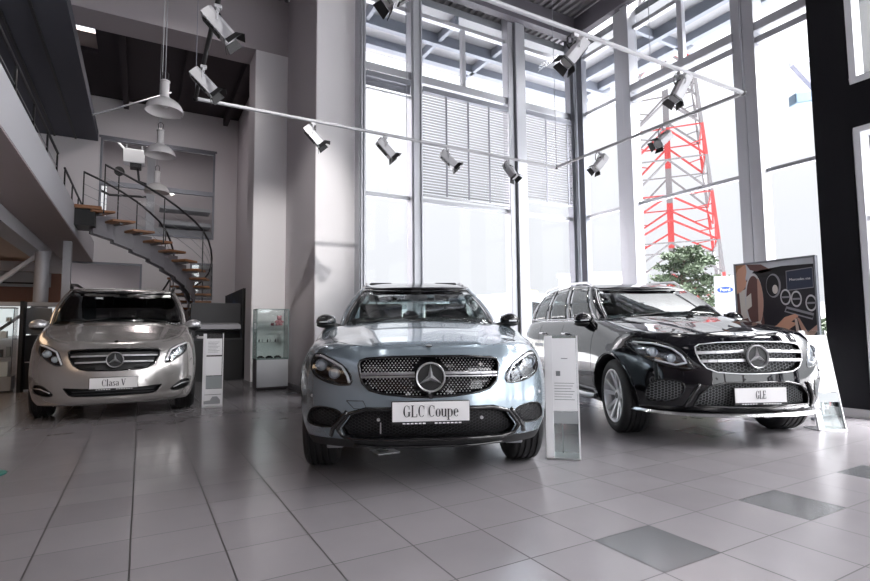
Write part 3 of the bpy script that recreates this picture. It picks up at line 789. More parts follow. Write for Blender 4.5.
# ------------------------------------------------------------------ greenhouse
def make_cabin(P, C, parent):
    """C: belt (W,y0,y1,yc,n), roof (W,y0,y1,yc,n), zroof(y), columns: list of (kind, phi/s range)"""
    def path(D, NF, NS, NR):
        pts = []
        for i in range(NF):
            x, y = plan_pt(D['W'], D['yc'], D['n'], D['m'], pi/2*i/NF); pts.append((x, D['y0']+y))
        a, b_ = D['y0']+D['yc'], D['y1']-D['ycr']
        for i in range(NS+1): pts.append((D['W']+(D.get('Wr', D['W'])-D['W'])*i/NS, a+(b_-a)*i/NS))
        for i in range(1, NR+1):
            x, y = plan_pt(D.get('Wr', D['W']), D['ycr'], D['nr'], D['m'], pi/2*(1-i/NR)); pts.append((x, D['y1']-y))
        pts[0] = (0, D['y0']); pts[-1] = (0, D['y1']); return pts
    NF, NS, NR = C['N']; bp_ = path(C['belt'], NF, NS, NR); rp_ = path(C['roof'], NF, NS, NR); U = len(bp_)
    T = [0, .03, .07, .2, .35, .5, .65, .8, .92, .965, 1.0]
    def S(i, t):
        bx, by = bp_[i]; rx, ry = rp_[i]
        zb_ = Htop(P, bx, by)-.015; zr_ = interp(C['zroof'], ry)-C['edge']
        bl = C['bulge']*sin(pi*t); k = 1 if rx > .05 else rx/.05
        x = bx+(rx-bx)*t; x += bl*min(1, bx/C['belt']['W'])
        y = by+(ry-by)*t-(bl if i < NF else (-bl if i > NF+NS else 0))*.8
        return (x, y, zb_+(zr_-zb_)*t)
    cells = {'body': [], 'frit': []}; vidx = {}
    def kind(i):
        for a, b_, k in C['cols']:
            if a <= i < b_: return k
        return 'body'
    W = {}
    V = []; 
    for t in T:
        for i in range(U): V.append(S(i, t))
    NTT = 10
    for s in range(1, NTT+1):
        q = 1-s/NTT
        for i in range(U):
            rx, ry = rp_[i]; x = rx*q; V.append((x, ry, interp(C['zroof'], ry)-C['edge']*(q**3 if rx > 1e-6 else 0)*1.0))
    RT = len(T)
    for a in range(RT-1+NTT):
        for i in range(U-1):
            f = (a*U+i, a*U+i+1, (a+1)*U+i+1, (a+1)*U+i)
            if a < RT-1:
                k = kind(i); t = (T[a]+T[a+1])/2
                if k not in ('body', 'frit', 'black'):
                    if t < .07 or t > .92: k = 'frit' if k == 'windshield' or t < .07 else 'frit'
            else: k = 'roof'
            W.setdefault(k, []).append(f)
    res = {}
    names = {'body': ('pillars', C['paint']), 'black': ('pillar_trim', 'black_gloss'), 'frit': ('window_surround', 'black_gloss'), 'roof': ('roof', C['roofm'])}
    for k, fs in W.items():
        sides = [(1, ''), (-1, '')]
        nm, mm = names.get(k, (('windshield' if k == 'windshield' else 'rear_window' if k == 'rear' else 'side_window'), C['gl'].get(k, 'car_glass')))
        both = MB().add(V, fs).add([(-x, y, z) for x, y, z in V], [f[::-1] for f in fs])
        if k in ('body', 'black', 'frit', 'roof', 'windshield', 'rear'):
            groups = [both]
        else:
            groups = [MB().add(V, fs), MB().add([(-x, y, z) for x, y, z in V], [f[::-1] for f in fs])]
        for g_ in groups:
            o = MB().add(g_.v, g_.f)
            me = bpy.data.meshes.new(nm); me.from_pydata(o.v, [], o.f); bm = bmesh.new(); bm.from_mesh(me)
            bmesh.ops.delete(bm, geom=[v for v in bm.verts if not v.link_faces], context='VERTS')
            bmesh.ops.remove_doubles(bm, verts=bm.verts, dist=3e-4); bmesh.ops.dissolve_degenerate(bm, edges=bm.edges, dist=1e-5)
            cen = Vector((0, (C['roof']['y0']+C['roof']['y1'])/2, 1.0))
            for f in bm.faces: f.smooth = True
            bad = sum(1 if f.normal.dot(f.calc_center_median()-cen) < 0 else -1 for f in bm.faces)
            if bad > 0: bmesh.ops.reverse_faces(bm, faces=bm.faces)
            bm.to_mesh(me); bm.free(); me.materials.append(M[mm])
            ob = bpy.data.objects.new(nm, me); COL.objects.link(ob); ob.parent = parent
            s_ = ob.modifiers.new('s', 'SOLIDIFY'); s_.offset = -1; s_.thickness = .004 if k in ('windshield', 'rear') or k.startswith('side') else .028
            if k == 'roof': s_.thickness = .03
            res.setdefault(k, []).append(ob)
            split_islands(ob)
    P['cabS'] = S
    return res
def make_mirror(parent, side, x, y, z, sx_, sz_, shell, top='black_gloss', arm=.12, sy_=.10):
    e = empty('side_mirror', (x*side, y, z)); e.parent = parent
    mb = MB().sphere((0, 0, 0), 1, sx_, sy_, sz_, 20, 12)
    mb.v = [(p[0]*(1 if p[0]*side > 0 else 1.05), p[1]*.45 if p[1] > 0 else p[1], max(p[2], -sz_*.82)*(1 if p[2] < 0 else 1)) for p in mb.v]
    mb.build('mirror_housing', shell, e, smooth=True, ang=60)
    MB().sphere((0, 0, -sz_*.55), 1, sx_*.98, sy_*.97, sz_*.42, 18, 8).build('mirror_base', 'plastic', e, smooth=True)
    MB().box(-sx_*.86, sx_*.86, sy_*.40, sy_*.46, -sz_*.66, sz_*.72).build('mirror_glass', 'mirror', e, bevel=.01)
    MB().tube([(-sx_*.6*side, 0, -sz_*.6), (-(sx_+arm*.5)*side, .01, -sz_*.85), (-(sx_+arm)*side, .04, -sz_*1.0)], [.03, .03, .035], 10).build('mirror_arm', 'plastic', e, smooth=True)
    MB().tube([(sx_*.95*side, -sy_*.25, -.01), (sx_*.4*side, -sy_*.93, -.008), (-sx_*.3*side, -sy_*.98, -.008)], .006, 6).build('turn_signal', 'led', e)
    return e
def make_seat(x, y, z, m, parent, w_=.46, h_=.5):
    e = empty('seat', (x, y, z)); e.parent = parent
    MB().prism([(0, -.3), (.12, -.3), (.24, h_), (.20, h_+.02), (.14, h_)], -w_/2, w_/2, 'yz').build('seat_backrest', m, e, bevel=.03, seg=3)
    MB().prism([(.16, h_+.05), (.24, h_+.04), (.29, h_+.22), (.26, h_+.26), (.20, h_+.24)], -.13, .13, 'yz').build('headrest', m, e, bevel=.025, seg=3)
    MB().cyl((-.05, .2, h_-.02), (-.05, .22, h_+.1), .006).cyl((.05, .2, h_-.02), (.05, .22, h_+.1), .006).build('headrest_posts', 'chrome', e)
    return e
def seam(P, pts, parent, dr, name='shut_line', r=.0032, off=-.0012, m='seam'):
    return rim(P, name, pts, r, m, parent, dr=dr, off=off, closed=False, n_=5)

def split_islands(o, min_faces=3):
    """each loose piece of a part becomes a part of its own"""
    bm = bmesh.new(); bm.from_mesh(o.data); bm.faces.ensure_lookup_table(); seen = set(); groups = []
    for f in bm.faces:
        if f.index in seen: continue
        st_ = [f]; seen.add(f.index); g_ = []
        while st_:
            q = st_.pop(); g_.append(q.index)
            for e_ in q.edges:
                for h in e_.link_faces:
                    if h.index not in seen: seen.add(h.index); st_.append(h)
        groups.append(set(g_))
    bm.free()
    if len(groups) < 2: return
    src = o.data
    for i, g_ in enumerate(groups):
        bm = bmesh.new(); bm.from_mesh(src); bm.faces.ensure_lookup_table()
        bmesh.ops.delete(bm, geom=[f for f in bm.faces if f.index not in g_], context='FACES')
        me = bpy.data.meshes.new(src.name); bm.to_mesh(me); bm.free()
        for m_ in src.materials:
            if len(me.materials) < len(src.materials): me.materials.append(m_)
        if i == 0: o.data = me
        else:
            c = o.copy(); c.data = me; COL.objects.link(c)
def base_profiles():
    return dict(wprof=[(0, .92), (.06, .95), (.2, .985), (.4, 1.0), (.6, .998), (.78, .98), (.9, .945), (.96, .92), (1, .895)],
                rprof=[(0, .12), (.2, .02), (.5, 0), (.8, .03), (1, .1)], taper=[(0, 1), (4, 1), (4.8, .97), (6, .95)])
def common_seams(P, car, hood_in, door_y, belt_off=.06, y_end=None):
    # bonnet edge
    for sg in (1, -1):
        seam(P, [(sg*a, b) for a, b in hood_in], car, 'z', 'bonnet_shut_line')
        dr = 'x+' if sg > 0 else 'x-'
        for y in door_y:
            z1 = interp(P['zc'], y)-.09; seam(P, [(y, z1), (y+.01, .75), (y-.02, .42)], car, dr, 'door_shut_line')
        seam(P, [(door_y[0]-.02, .40), (door_y[-1], .40)], car, dr, 'door_shut_line')
def handles(P, car, ys, z, m='chrome'):
    for sg in (1, -1):
        for y in ys:
            x = hit(P, y, z, 'x+' if sg > 0 else 'x-')
            MB().tube([(x-.005*sg, y-.10, z), (x+.035*sg, y-.08, z+.003), (x+.038*sg, y+.06, z+.003), (x-.005*sg, y+.09, z)], .012, 8).build('door_handle', m, car, smooth=True)
def interior(P, car, seat_m, cowl, zb, seats, wheel_pos, glass_top):
    dz = zb
    d = MB().prism([(cowl+.12, dz-.02), (cowl+.2, dz+.035), (cowl+.42, dz+.04), (cowl+.55, dz+.0), (cowl+.56, dz-.03)], -.6, .6, 'yz').build('dashboard', 'cabin_dark', car, bevel=.02)
    for (x, y) in seats: make_seat(x, y, dz-.30, seat_m, car)
    x, y, z = wheel_pos
    e = empty('steering_wheel', (x, y, z)); e.parent = car; e.rotation_euler = (radians(-25), 0, 0)
    MB().tube([(.18*cos(a*pi/12), 0, .18*sin(a*pi/12)) for a in range(24)], .014, 8, closed=True).build('rim', 'cabin_dark', e, smooth=True)
    MB().bar((-.17, 0, 0), (.17, 0, 0), .03, .02).cyl((0, -.02, 0), (0, .02, 0), .06).build('hub', 'cabin_dark', e, bevel=.005)
    gx, gy, gz = glass_top
    m_ = empty('rear_view_mirror', (gx, gy, gz)); m_.parent = car
    MB().box(-.12, .12, -.02, .01, -.035, .035).build('mirror_shell', 'grey', m_, bevel=.015)
    MB().bar((0, -.01, .02), (0, -.08, .05), .03).box(-.05, .05, -.12, -.04, .03, .06).build('mirror_stalk', 'cabin_dark', m_, bevel=.01)
# =================================================================== blue-silver coupe SUV
def build_glc():
    car = empty('car', (1.662, 3.033, 0), radians(-24.3), 'pale blue-silver coupe SUV with studded grille and GLC Coupe plate, parked in the centre', 'car')
    P = base_profiles(); P.update(L=4.73, W=.945, yc=.80, n=3.0, m=2.3, ycr=.8, nr=2.8, mr=2.2, ax0=.85, ax1=3.72, cowl=1.1, paint='paint_blue',
        zb=[(0, .275), (.5, .245), (1.2, .22), (3.5, .22), (4.2, .30), (5, .36)],
        fprof=[(0, .10), (.08, .06), (.2, .012), (.35, 0), (.55, .008), (.75, .03), (.9, .07), (1, .13)],
        zc=[(0, .835), (.12, .905), (.2, .938), (.35, .975), (.6, 1.025), (1.05, 1.10), (1.4, 1.13), (4.1, 1.17), (4.5, 1.14), (4.8, 1.08)],
        crown=[(0, .02), (.25, .07), (.5, .12), (.9, .115), (1.4, .06), (3.6, .05), (4.8, .12)],
        dome=[(.33, .56, .016, .03)], cab_w=.72, cab_y0=1.15, cab_y1=4.0)
    P['clad'] = lambda c: (c.z < .32) or any(math.hypot(c.y-a, c.z-.36) < .455 and abs(c.x) > .75 and c.z < .80 for a in (.85, 3.72)) and c.y > .45
    body = make_body(P, 'body_shell', car)
    gr = [(0, .868), (.25, .866), (.42, .856), (.462, .842), (.474, .815), (.462, .755), (.447, .70), (.40, .655), (.32, .632), (.15, .612), (0, .607)]
    gr = gr+[(-a, b) for a, b in gr[::-1] if a > 0]
    hl = smooth_poly([(.508, .69), (.525, .765), (.60, .828), (.68, .864), (.765, .892), (.812, .875), (.832, .80), (.79, .735), (.70, .697), (.58, .678)], 1)
    si = smooth_poly([(.838, .40), (.838, .46), (.80, .525), (.70, .54), (.568, .512), (.605, .425), (.68, .398)], 2)
    lo = [(0, .528), (.43, .522), (.52, .492), (.585, .40), (.56, .352), (.50, .335), (0, .327)]; lo = lo+[(-a, b) for a, b in lo[::-1] if a > 0]
    cuts = [cutter(P, gr, .07), cutter(P, lo, .10), cutter(P, hl, .11), cutter(P, mir(hl), .11), cutter(P, si, .05), cutter(P, mir(si), .05)]
    for ay in (.85, 3.72):
        for sg in (1, -1): cuts.append(cyl_cutter(.5*sg, 1.3*sg, ay, .37, .405))
    apply_cuts(body, cuts)
    split_mats(body, {'plastic': ('plastic', 'lower_cladding'), 'cabin_dark': ('cabin_dark', 'cabin_floor'), 'black': ('black', 'wheel_arch_liner')}, car)
    # grille
    g = patch(P, 'grille', gr, 'black_gloss', car, off=-.06, step=.05)
    st = MB(); row = 0; z = .622
    def ins(x, z):
        c = False; j = len(gr)-1
        for i in range(len(gr)):
            xi, zi = gr[i]; xj, zj = gr[j]
            if (zi > z) != (zj > z) and x < (xj-xi)*(z-zi)/(zj-zi)+xi: c = not c
            j = i
        return c
    while z < .865:
        x = -.48+(.0115 if row % 2 else 0)
        while x < .48:
            if ins(x*1.04, z) and ins(x, z+.008) and ins(x, z-.008) and math.hypot(x, z-.737) > .125 and not (abs(z-.748) < .018):
                p = to3(P, x, z, 'y', -.035); k = .0058
                st.add([p+Vector((0, -.010, 0)), p+Vector((-k, 0, 0)), p+Vector((0, 0, -k)), p+Vector((k, 0, 0)), p+Vector((0, 0, k))], [(0, 1, 2), (0, 2, 3), (0, 3, 4), (0, 4, 1), (4, 3, 2, 1)])
            x += .023
        z += .0145; row += 1
    st.build('chrome_studs', 'stud', g)['kind'] = 'stuff'
    lt = MB()
    for sg in (1, -1):
        for zz, th in ((.760, .009), (.740, .006)):
            pts = [to3(P, sg*x, zz-.012*(x-.1), 'y', -.012) for x in (.10, .18, .26, .34, .42, .455)]
            for a, b in zip(pts, pts[1:]): lt.bar(a, b, .03, th*2, up=(0, 0, 1))
        lt.build if 0 else None
    lt.build('grille_bar', 'satin', g, bevel=.003)
    rim(P, 'grille_surround', gr, .009, 'black_gloss', g, off=-.004)
    make_star(P, .098, 0, .737, car)
    MB().cyl((0, hit(P, 0, .62, 'y')-.02, .612), (0, hit(P, 0, .62, 'y')+.01, .612), .016).build('camera_pod', 'black_gloss', car)
    # hood badge
    y = .135; MB().cyl((0, y-.004, hit(P, 0, y, 'z')-.004), (0, y-.006, hit(P, 0, y, 'z')+.004), .022, n=24).build('hood_badge', 'black_gloss', car, smooth=True)
    for sg in (1, -1):
        h = make_headlight(P, hl, car, sg, .10, [(.742, .808, .034), (.64, .757, .033)], [([(.79, .868), (.74, .868), (.66, .838), (.585, .80), (.548, .745), (.535, .70)], .0095)])
        s = patch(P, 'side_intake', si if sg > 0 else mir(si), 'black', car, off=-.045, step=.06)
        honeycomb(P, 'intake_mesh', si if sg > 0 else mir(si), s, off=-.018, cell=.013, r=.0016)
        rim(P, 'intake_edge', si if sg > 0 else mir(si), .005, 'plastic', s, off=-.002)
    low = patch(P, 'lower_grille', lo, 'black', car, off=-.095, step=.06)
    honeycomb(P, 'lower_mesh', [(a*.97, b) for a, b in lo], low, off=-.05, cell=.0125, r=.0016, ar=1.1)
    fr_ = [(-.42, .532), (.42, .532), (.535, .50), (.612, .40), (.58, .348), (.50, .325), (-.50, .325), (-.58, .348), (-.612, .40), (-.535, .50)]
    rim(P, 'lower_grille_frame', fr_, .0155, 'black_gloss', low, off=.0)
    for sg in (1, -1): rim(P, 'intake_fin', [(sg*.545, .515), (sg*.64, .40), (sg*.66, .345)], .016, 'black_gloss', car, off=.004, closed=False)
    # skid trim
    rim(P, 'skid_trim', [(-.50, .285), (-.3, .272), (.3, .272), (.50, .285)], .011, 'black_gloss', car, off=.004, closed=False)
    MB().box(-.33, -.322, hit(P, -.33, .42, 'y')-.002, hit(P, -.33, .42, 'y')+.04, .375, .44).build('air_flap', 'satin', low)
    make_plate(P, 'GLC Coupe', 0, .518, .50, .125, car, .074, .97)
    # sensors & tow cover
    for x in (-.50,): seam(P, [(x-.05, .585), (x+.06, .585), (x+.085, .535), (x+.0, .535), (x-.05, .585)], car, 'y', 'tow_cover')
    for x, z in ((-.80, .60), (.80, .60), (-.34, .465), (.34, .465)):
        yy = hit(P, x, z, 'y'); MB().cyl((x, yy-.002, z), (x, yy+.01, z), .011, n=14).build('parking_sensor', 'satin', car)
    common_seams(P, car, [(.455, .19), (.56, .28), (.66, .45), (.74, .75), (.76, 1.05)], [1.32, 2.42, 3.35])
    handles(P, car, (2.2, 3.15), .93)
    C = dict(N=(16, 24, 12), belt=dict(W=.725, Wr=.79, y0=1.03, y1=4.42, yc=.30, ycr=.35, n=4., nr=4, m=2.2), roof=dict(W=.545, Wr=.54, y0=1.80, y1=3.55, yc=.13, ycr=.15, n=4., nr=4, m=2.2),
             zroof=[(1.75, 1.462), (2.0, 1.52), (2.3, 1.56), (2.7, 1.58), (3.1, 1.56), (3.55, 1.50)], edge=.022, bulge=.035,
             cols=[(0, 10, 'windshield'), (10, 11, 'frit'), (11, 17, 'body'), (17, 25, 'side1'), (25, 27, 'black'), (27, 35, 'side2'), (35, 44, 'body'), (44, 99, 'rear')],
             paint='paint_blue', roofm='black_gloss', gl={'windshield': 'screen_glass', 'rear': 'clear'})
    P['paint'] = 'paint_blue'; C['paint'] = 'paint_blue'
    make_cabin(P, C, car)
    MB().add([(x, y, Htop(P, x, y)+.006) for y in (1.0, 1.10) for x in [i*.068-.68 for i in range(21)]], [(i, i+1, i+22, i+21) for i in range(20)]).build('cowl_panel', 'plastic', car, solid=.01)
    for sg in (1, -1):
        MB().tube([(.50*sg, 2.0, 1.50), (.515*sg, 2.3, 1.555), (.51*sg, 2.9, 1.57), (.49*sg, 3.4, 1.535)], .014, 8).build('roof_rail', 'satin', car, smooth=True)
        MB().tube([(-.02+.5*sg, 1.02, 1.115), (.10*sg+.1, 1.15, 1.17)], .007, 6).build('wiper', 'black', car)
        make_mirror(car, sg, .83, 1.28, 1.13, .085, .062, 'black_gloss', arm=.05)
    interior(P, car, 'seat_dark', 1.05, 1.12, [(-.36, 2.15), (.36, 2.15)], (.36, 1.72, 1.10), (.0, 1.86, 1.385))
    for x in (-.35, 0, .35): MB().sphere((x, 3.25, 1.22), .10, 1, .5, .75).build('rear_headrest', 'seat_dark', car, smooth=True)
    for sg in (1, -1):
        make_wheel(.785*sg, .85, .36, .25, .24, car, 0, sg, 0); make_wheel(.785*sg, 3.72, .36, .25, .24, car, 0, sg)
    MB().box(-.72, -.60, .45, .75, .20, .26).box(.60, .72, .45, .75, .20, .26).build('underbody_bracket', 'grey', car, bevel=.01)
    return car
glc = build_glc()

# =================================================================== black SUV
def build_gle():
    car = empty('car', (4.69, 2.63, 0), radians(-24.6), 'glossy black SUV with GLE plate, chrome lower lip and five-spoke wheels, on the right', 'car')
    P = base_profiles(); P.update(L=4.82, W=.967, yc=.85, n=2.8, m=2.3, ycr=.7, nr=3.2, mr=2.4, ax0=.87, ax1=3.785, cowl=1.38, paint='paint_black',
        zb=[(0, .27), (.5, .26), (1.2, .25), (3.5, .25), (4.3, .32), (5, .38)],
        fprof=[(0, .10), (.08, .05), (.2, .01), (.35, 0), (.55, .01), (.75, .03), (.9, .07), (1, .13)],
        zc=[(0, .87), (.12, .945), (.2, .98), (.35, 1.02), (.6, 1.075), (1.35, 1.165), (1.6, 1.18), (4.3, 1.20), (4.6, 1.17), (4.9, 1.1)],
        crown=[(0, .02), (.25, .06), (.5, .11), (.9, .10), (1.4, .06), (3.6, .05), (4.8, .10)],
        dome=[(.36, .60, .018, .03), (.10, .18, -.008, .04)], cab_w=.76, cab_y0=1.46, cab_y1=4.5)
    P['clad'] = lambda c: c.z < .30 and c.y > .5
    body = make_body(P, 'body_shell', car)
    gr = [(0, .917), (.30, .912), (.45, .897), (.49, .875), (.495, .82), (.475, .75), (.43, .69), (.35, .655), (.15, .64), (0, .638)]
    gr = gr+[(-a, b) for a, b in gr[::-1] if a > 0]
    hl = smooth_poly([(.525, .70), (.56, .80), (.63, .885), (.76, .945), (.87, .955), (.92, .90), (.88, .81), (.80, .74), (.66, .692), (.54, .675)], 1)
    si = smooth_poly([(.85, .39), (.85, .50), (.79, .588), (.65, .585), (.595, .53), (.635, .42), (.75, .375)], 2)
    lo = [(0, .565), (.28, .565), (.42, .535), (.50, .46), (.535, .36), (0, .345)]; lo = lo+[(-a, b) for a, b in lo[::-1] if a > 0]
    cuts = [cutter(P, gr, .07), cutter(P, lo, .10), cutter(P, hl, .11), cutter(P, mir(hl), .11), cutter(P, si, .05), cutter(P, mir(si), .05)]
    for ay in (.87, 3.785):
        for sg in (1, -1): cuts.append(cyl_cutter(.5*sg, 1.3*sg, ay, .37, .415))
    apply_cuts(body, cuts)
    split_mats(body, {'plastic': ('plastic', 'lower_cladding'), 'cabin_dark': ('cabin_dark', 'cabin_floor'), 'black': ('black', 'wheel_arch_liner')}, car)
    g = patch(P, 'grille', gr, 'black', car, off=-.065, step=.05)
    honeycomb(P, 'grille_mesh', [(a*.97, (b-.78)*.95+.78) for a, b in gr], g, off=-.04, cell=.016, r=.0018, m='midgrey', ar=1.3)
    rim(P, 'grille_surround', gr, .0055, 'satin', g, off=-.002)
    for sg in (1, -1):
        for z0, z1 in ((.835, .822), (.757, .750)):
            b_ = MB(); pts = [to3(P, sg*x, z0+(z1-z0)*(x-.1)/.39, 'y', -.008) for x in (.09, .18, .26, .34, .42, .485 if z0 > .8 else .465)]
            for a, b in zip(pts, pts[1:]): b_.bar(a, b, .03, .026, up=(0, 0, 1))
            b_.build('grille_slat', 'silver', g, bevel=.004)
    make_star(P, .102, 0, .788, car)
    y = .14; MB().cyl((0, y-.004, hit(P, 0, y, 'z')-.004), (0, y-.006, hit(P, 0, y, 'z')+.004), .022, n=24).build('hood_badge', 'silver', car, smooth=True)
    for sg in (1, -1):
        make_headlight(P, hl, car, sg, .10, [(.775, .825, .036), (.665, .772, .034)], [([(.87, .915), (.77, .905), (.66, .862), (.60, .80), (.575, .735), (.65, .715), (.78, .755)], .010)])
        q = si if sg > 0 else mir(si)
        s = patch(P, 'side_intake', q, 'black', car, off=-.045, step=.06)
        honeycomb(P, 'intake_mesh', q, s, off=-.014, cell=.014, r=.0018, m='midgrey')
        rim(P, 'intake_edge', q, .006, 'black_gloss', s, off=.0)
        rim(P, 'intake_blade', [(sg*.50, .555), (sg*.555, .46), (sg*.60, .335)], .017, 'black_gloss', car, off=.006, closed=False)
    low = patch(P, 'lower_grille', lo, 'black', car, off=-.095, step=.06)
    honeycomb(P, 'lower_mesh', [(a*.97, b) for a, b in lo], low, off=-.045, cell=.014, r=.0018, m='midgrey', ar=1.2)
    rim(P, 'lower_grille_edge', lo, .009, 'black_gloss', low, off=.0)
    # chrome lower lip, a shelf that follows the bumper
    lp = MB(); k = 26
    ring = []
    for i in range(k+1):
        x = -.93+1.86*i/k; y = min(hit(P, x, .36, 'y'), .62 if abs(x) > .9 else 9)
        for dy, z in ((-.035, .268), (-.055, .274), (-.030, .297), (.03, .300), (.05, .268)): ring.append((x, y+dy, z+.012*(abs(x)/.93)**4))
    lp.add(ring, [(i*5+j, i*5+(j+1) % 5, (i+1)*5+(j+1) % 5, (i+1)*5+j) for i in range(k) for j in range(5)]+[(4, 3, 2, 1, 0), (k*5, k*5+1, k*5+2, k*5+3, k*5+4)])
    lp.build('chrome_lip', 'lip_metal', car, smooth=True, ang=30)
    make_plate(P, 'GLE', 0, .458, .47, .125, car, .068, .72)
    for x, z in ((-.80, .64), (.80, .64), (-.36, .60), (.36, .60)):
        yy = hit(P, x, z, 'y'); MB().cyl((x, yy-.002, z), (x, yy+.01, z), .011, n=14).build('parking_sensor', 'black_gloss', car)
    common_seams(P, car, [(.50, .20), (.60, .30), (.70, .48), (.77, .8), (.79, 1.12)], [1.36, 2.45, 3.45])
    handles(P, car, (2.25, 3.25), .98)
    for sg in (1, -1):
        MB().tube([(sg*.93, 1.35, .30), (sg*.985, 1.5, .30), (sg*.985, 3.2, .30), (sg*.93, 3.35, .30)], .03, 10).build('running_board', 'silver', car, smooth=True)
        # wheel arch lips
        MB().tube([(sg*(hit(P, .87+.43*cos(a), max(.36, .37+.43*sin(a)), 'x+')-.004), .87+.43*cos(a), .37+.43*sin(a)) for a in [pi*i/20 for i in range(21)]], .012, 8).build('wheel_arch_lip', 'paint_black', car, smooth=True)
    C = dict(N=(16, 30, 12), belt=dict(W=.77, Wr=.80, y0=1.33, y1=4.72, yc=.28, ycr=.25, n=4., nr=5, m=2.2), roof=dict(W=.60, Wr=.60, y0=2.08, y1=4.46, yc=.13, ycr=.15, n=4., nr=4, m=2.2),
             zroof=[(2.0, 1.55), (2.25, 1.61), (2.6, 1.655), (3.0, 1.68), (3.8, 1.66), (4.45, 1.60)], edge=.028, bulge=.04,
             cols=[(0, 10, 'windshield'), (10, 11, 'frit'), (11, 17, 'body'), (17, 25, 'side1'), (25, 27, 'black'), (27, 35, 'side2'), (35, 37, 'black'), (37, 44, 'side3'), (44, 50, 'body'), (50, 99, 'rear')],
             paint='paint_black', roofm='paint_black', gl={'windshield': 'dim_screen', 'side2': 'car_glass', 'side3': 'car_glass', 'rear': 'car_glass'})
    make_cabin(P, C, car)
    MB().add([(x, y, Htop(P, x, y)+.006) for y in (1.30, 1.40) for x in [i*.07-.70 for i in range(21)]], [(i, i+1, i+22, i+21) for i in range(20)]).build('cowl_panel', 'plastic', car, solid=.01)
    for sg in (1, -1):
        MB().tube([(.575*sg, 2.2, 1.59), (.60*sg, 2.36, 1.65), (.60*sg, 3.2, 1.70), (.59*sg, 4.1, 1.67), (.57*sg, 4.3, 1.62)], .017, 10).build('roof_rail', 'silver', car, smooth=True)
        MB().tube([(.50*sg, 1.30, 1.18), (.10*sg+.1, 1.42, 1.23)], .007, 6).build('wiper', 'black', car)
        make_mirror(car, sg, .93, 1.66, 1.15, .11, .085, 'paint_black', arm=.05)
        MB().tube([(sg*.815, 1.72, 1.165), (sg*.825, 2.5, 1.17), (sg*.82, 3.9, 1.185), (sg*.79, 4.4, 1.20)], .007, 6).build('belt_moulding', 'chrome', car, smooth=True)
    interior(P, car, 'seat_cream', 1.34, 1.18, [(-.38, 2.45), (.38, 2.45)], (.38, 2.0, 1.15), (.0, 2.15, 1.46))
    for x in (-.38, .38): make_seat(x, 3.4, .90, 'seat_cream', car)
    for sg in (1, -1):
        make_wheel(.81*sg, .87, .365, .27, .262, car, 0, sg, radians(-4)); make_wheel(.81*sg, 3.785, .365, .27, .262, car, 0, sg)
    return car
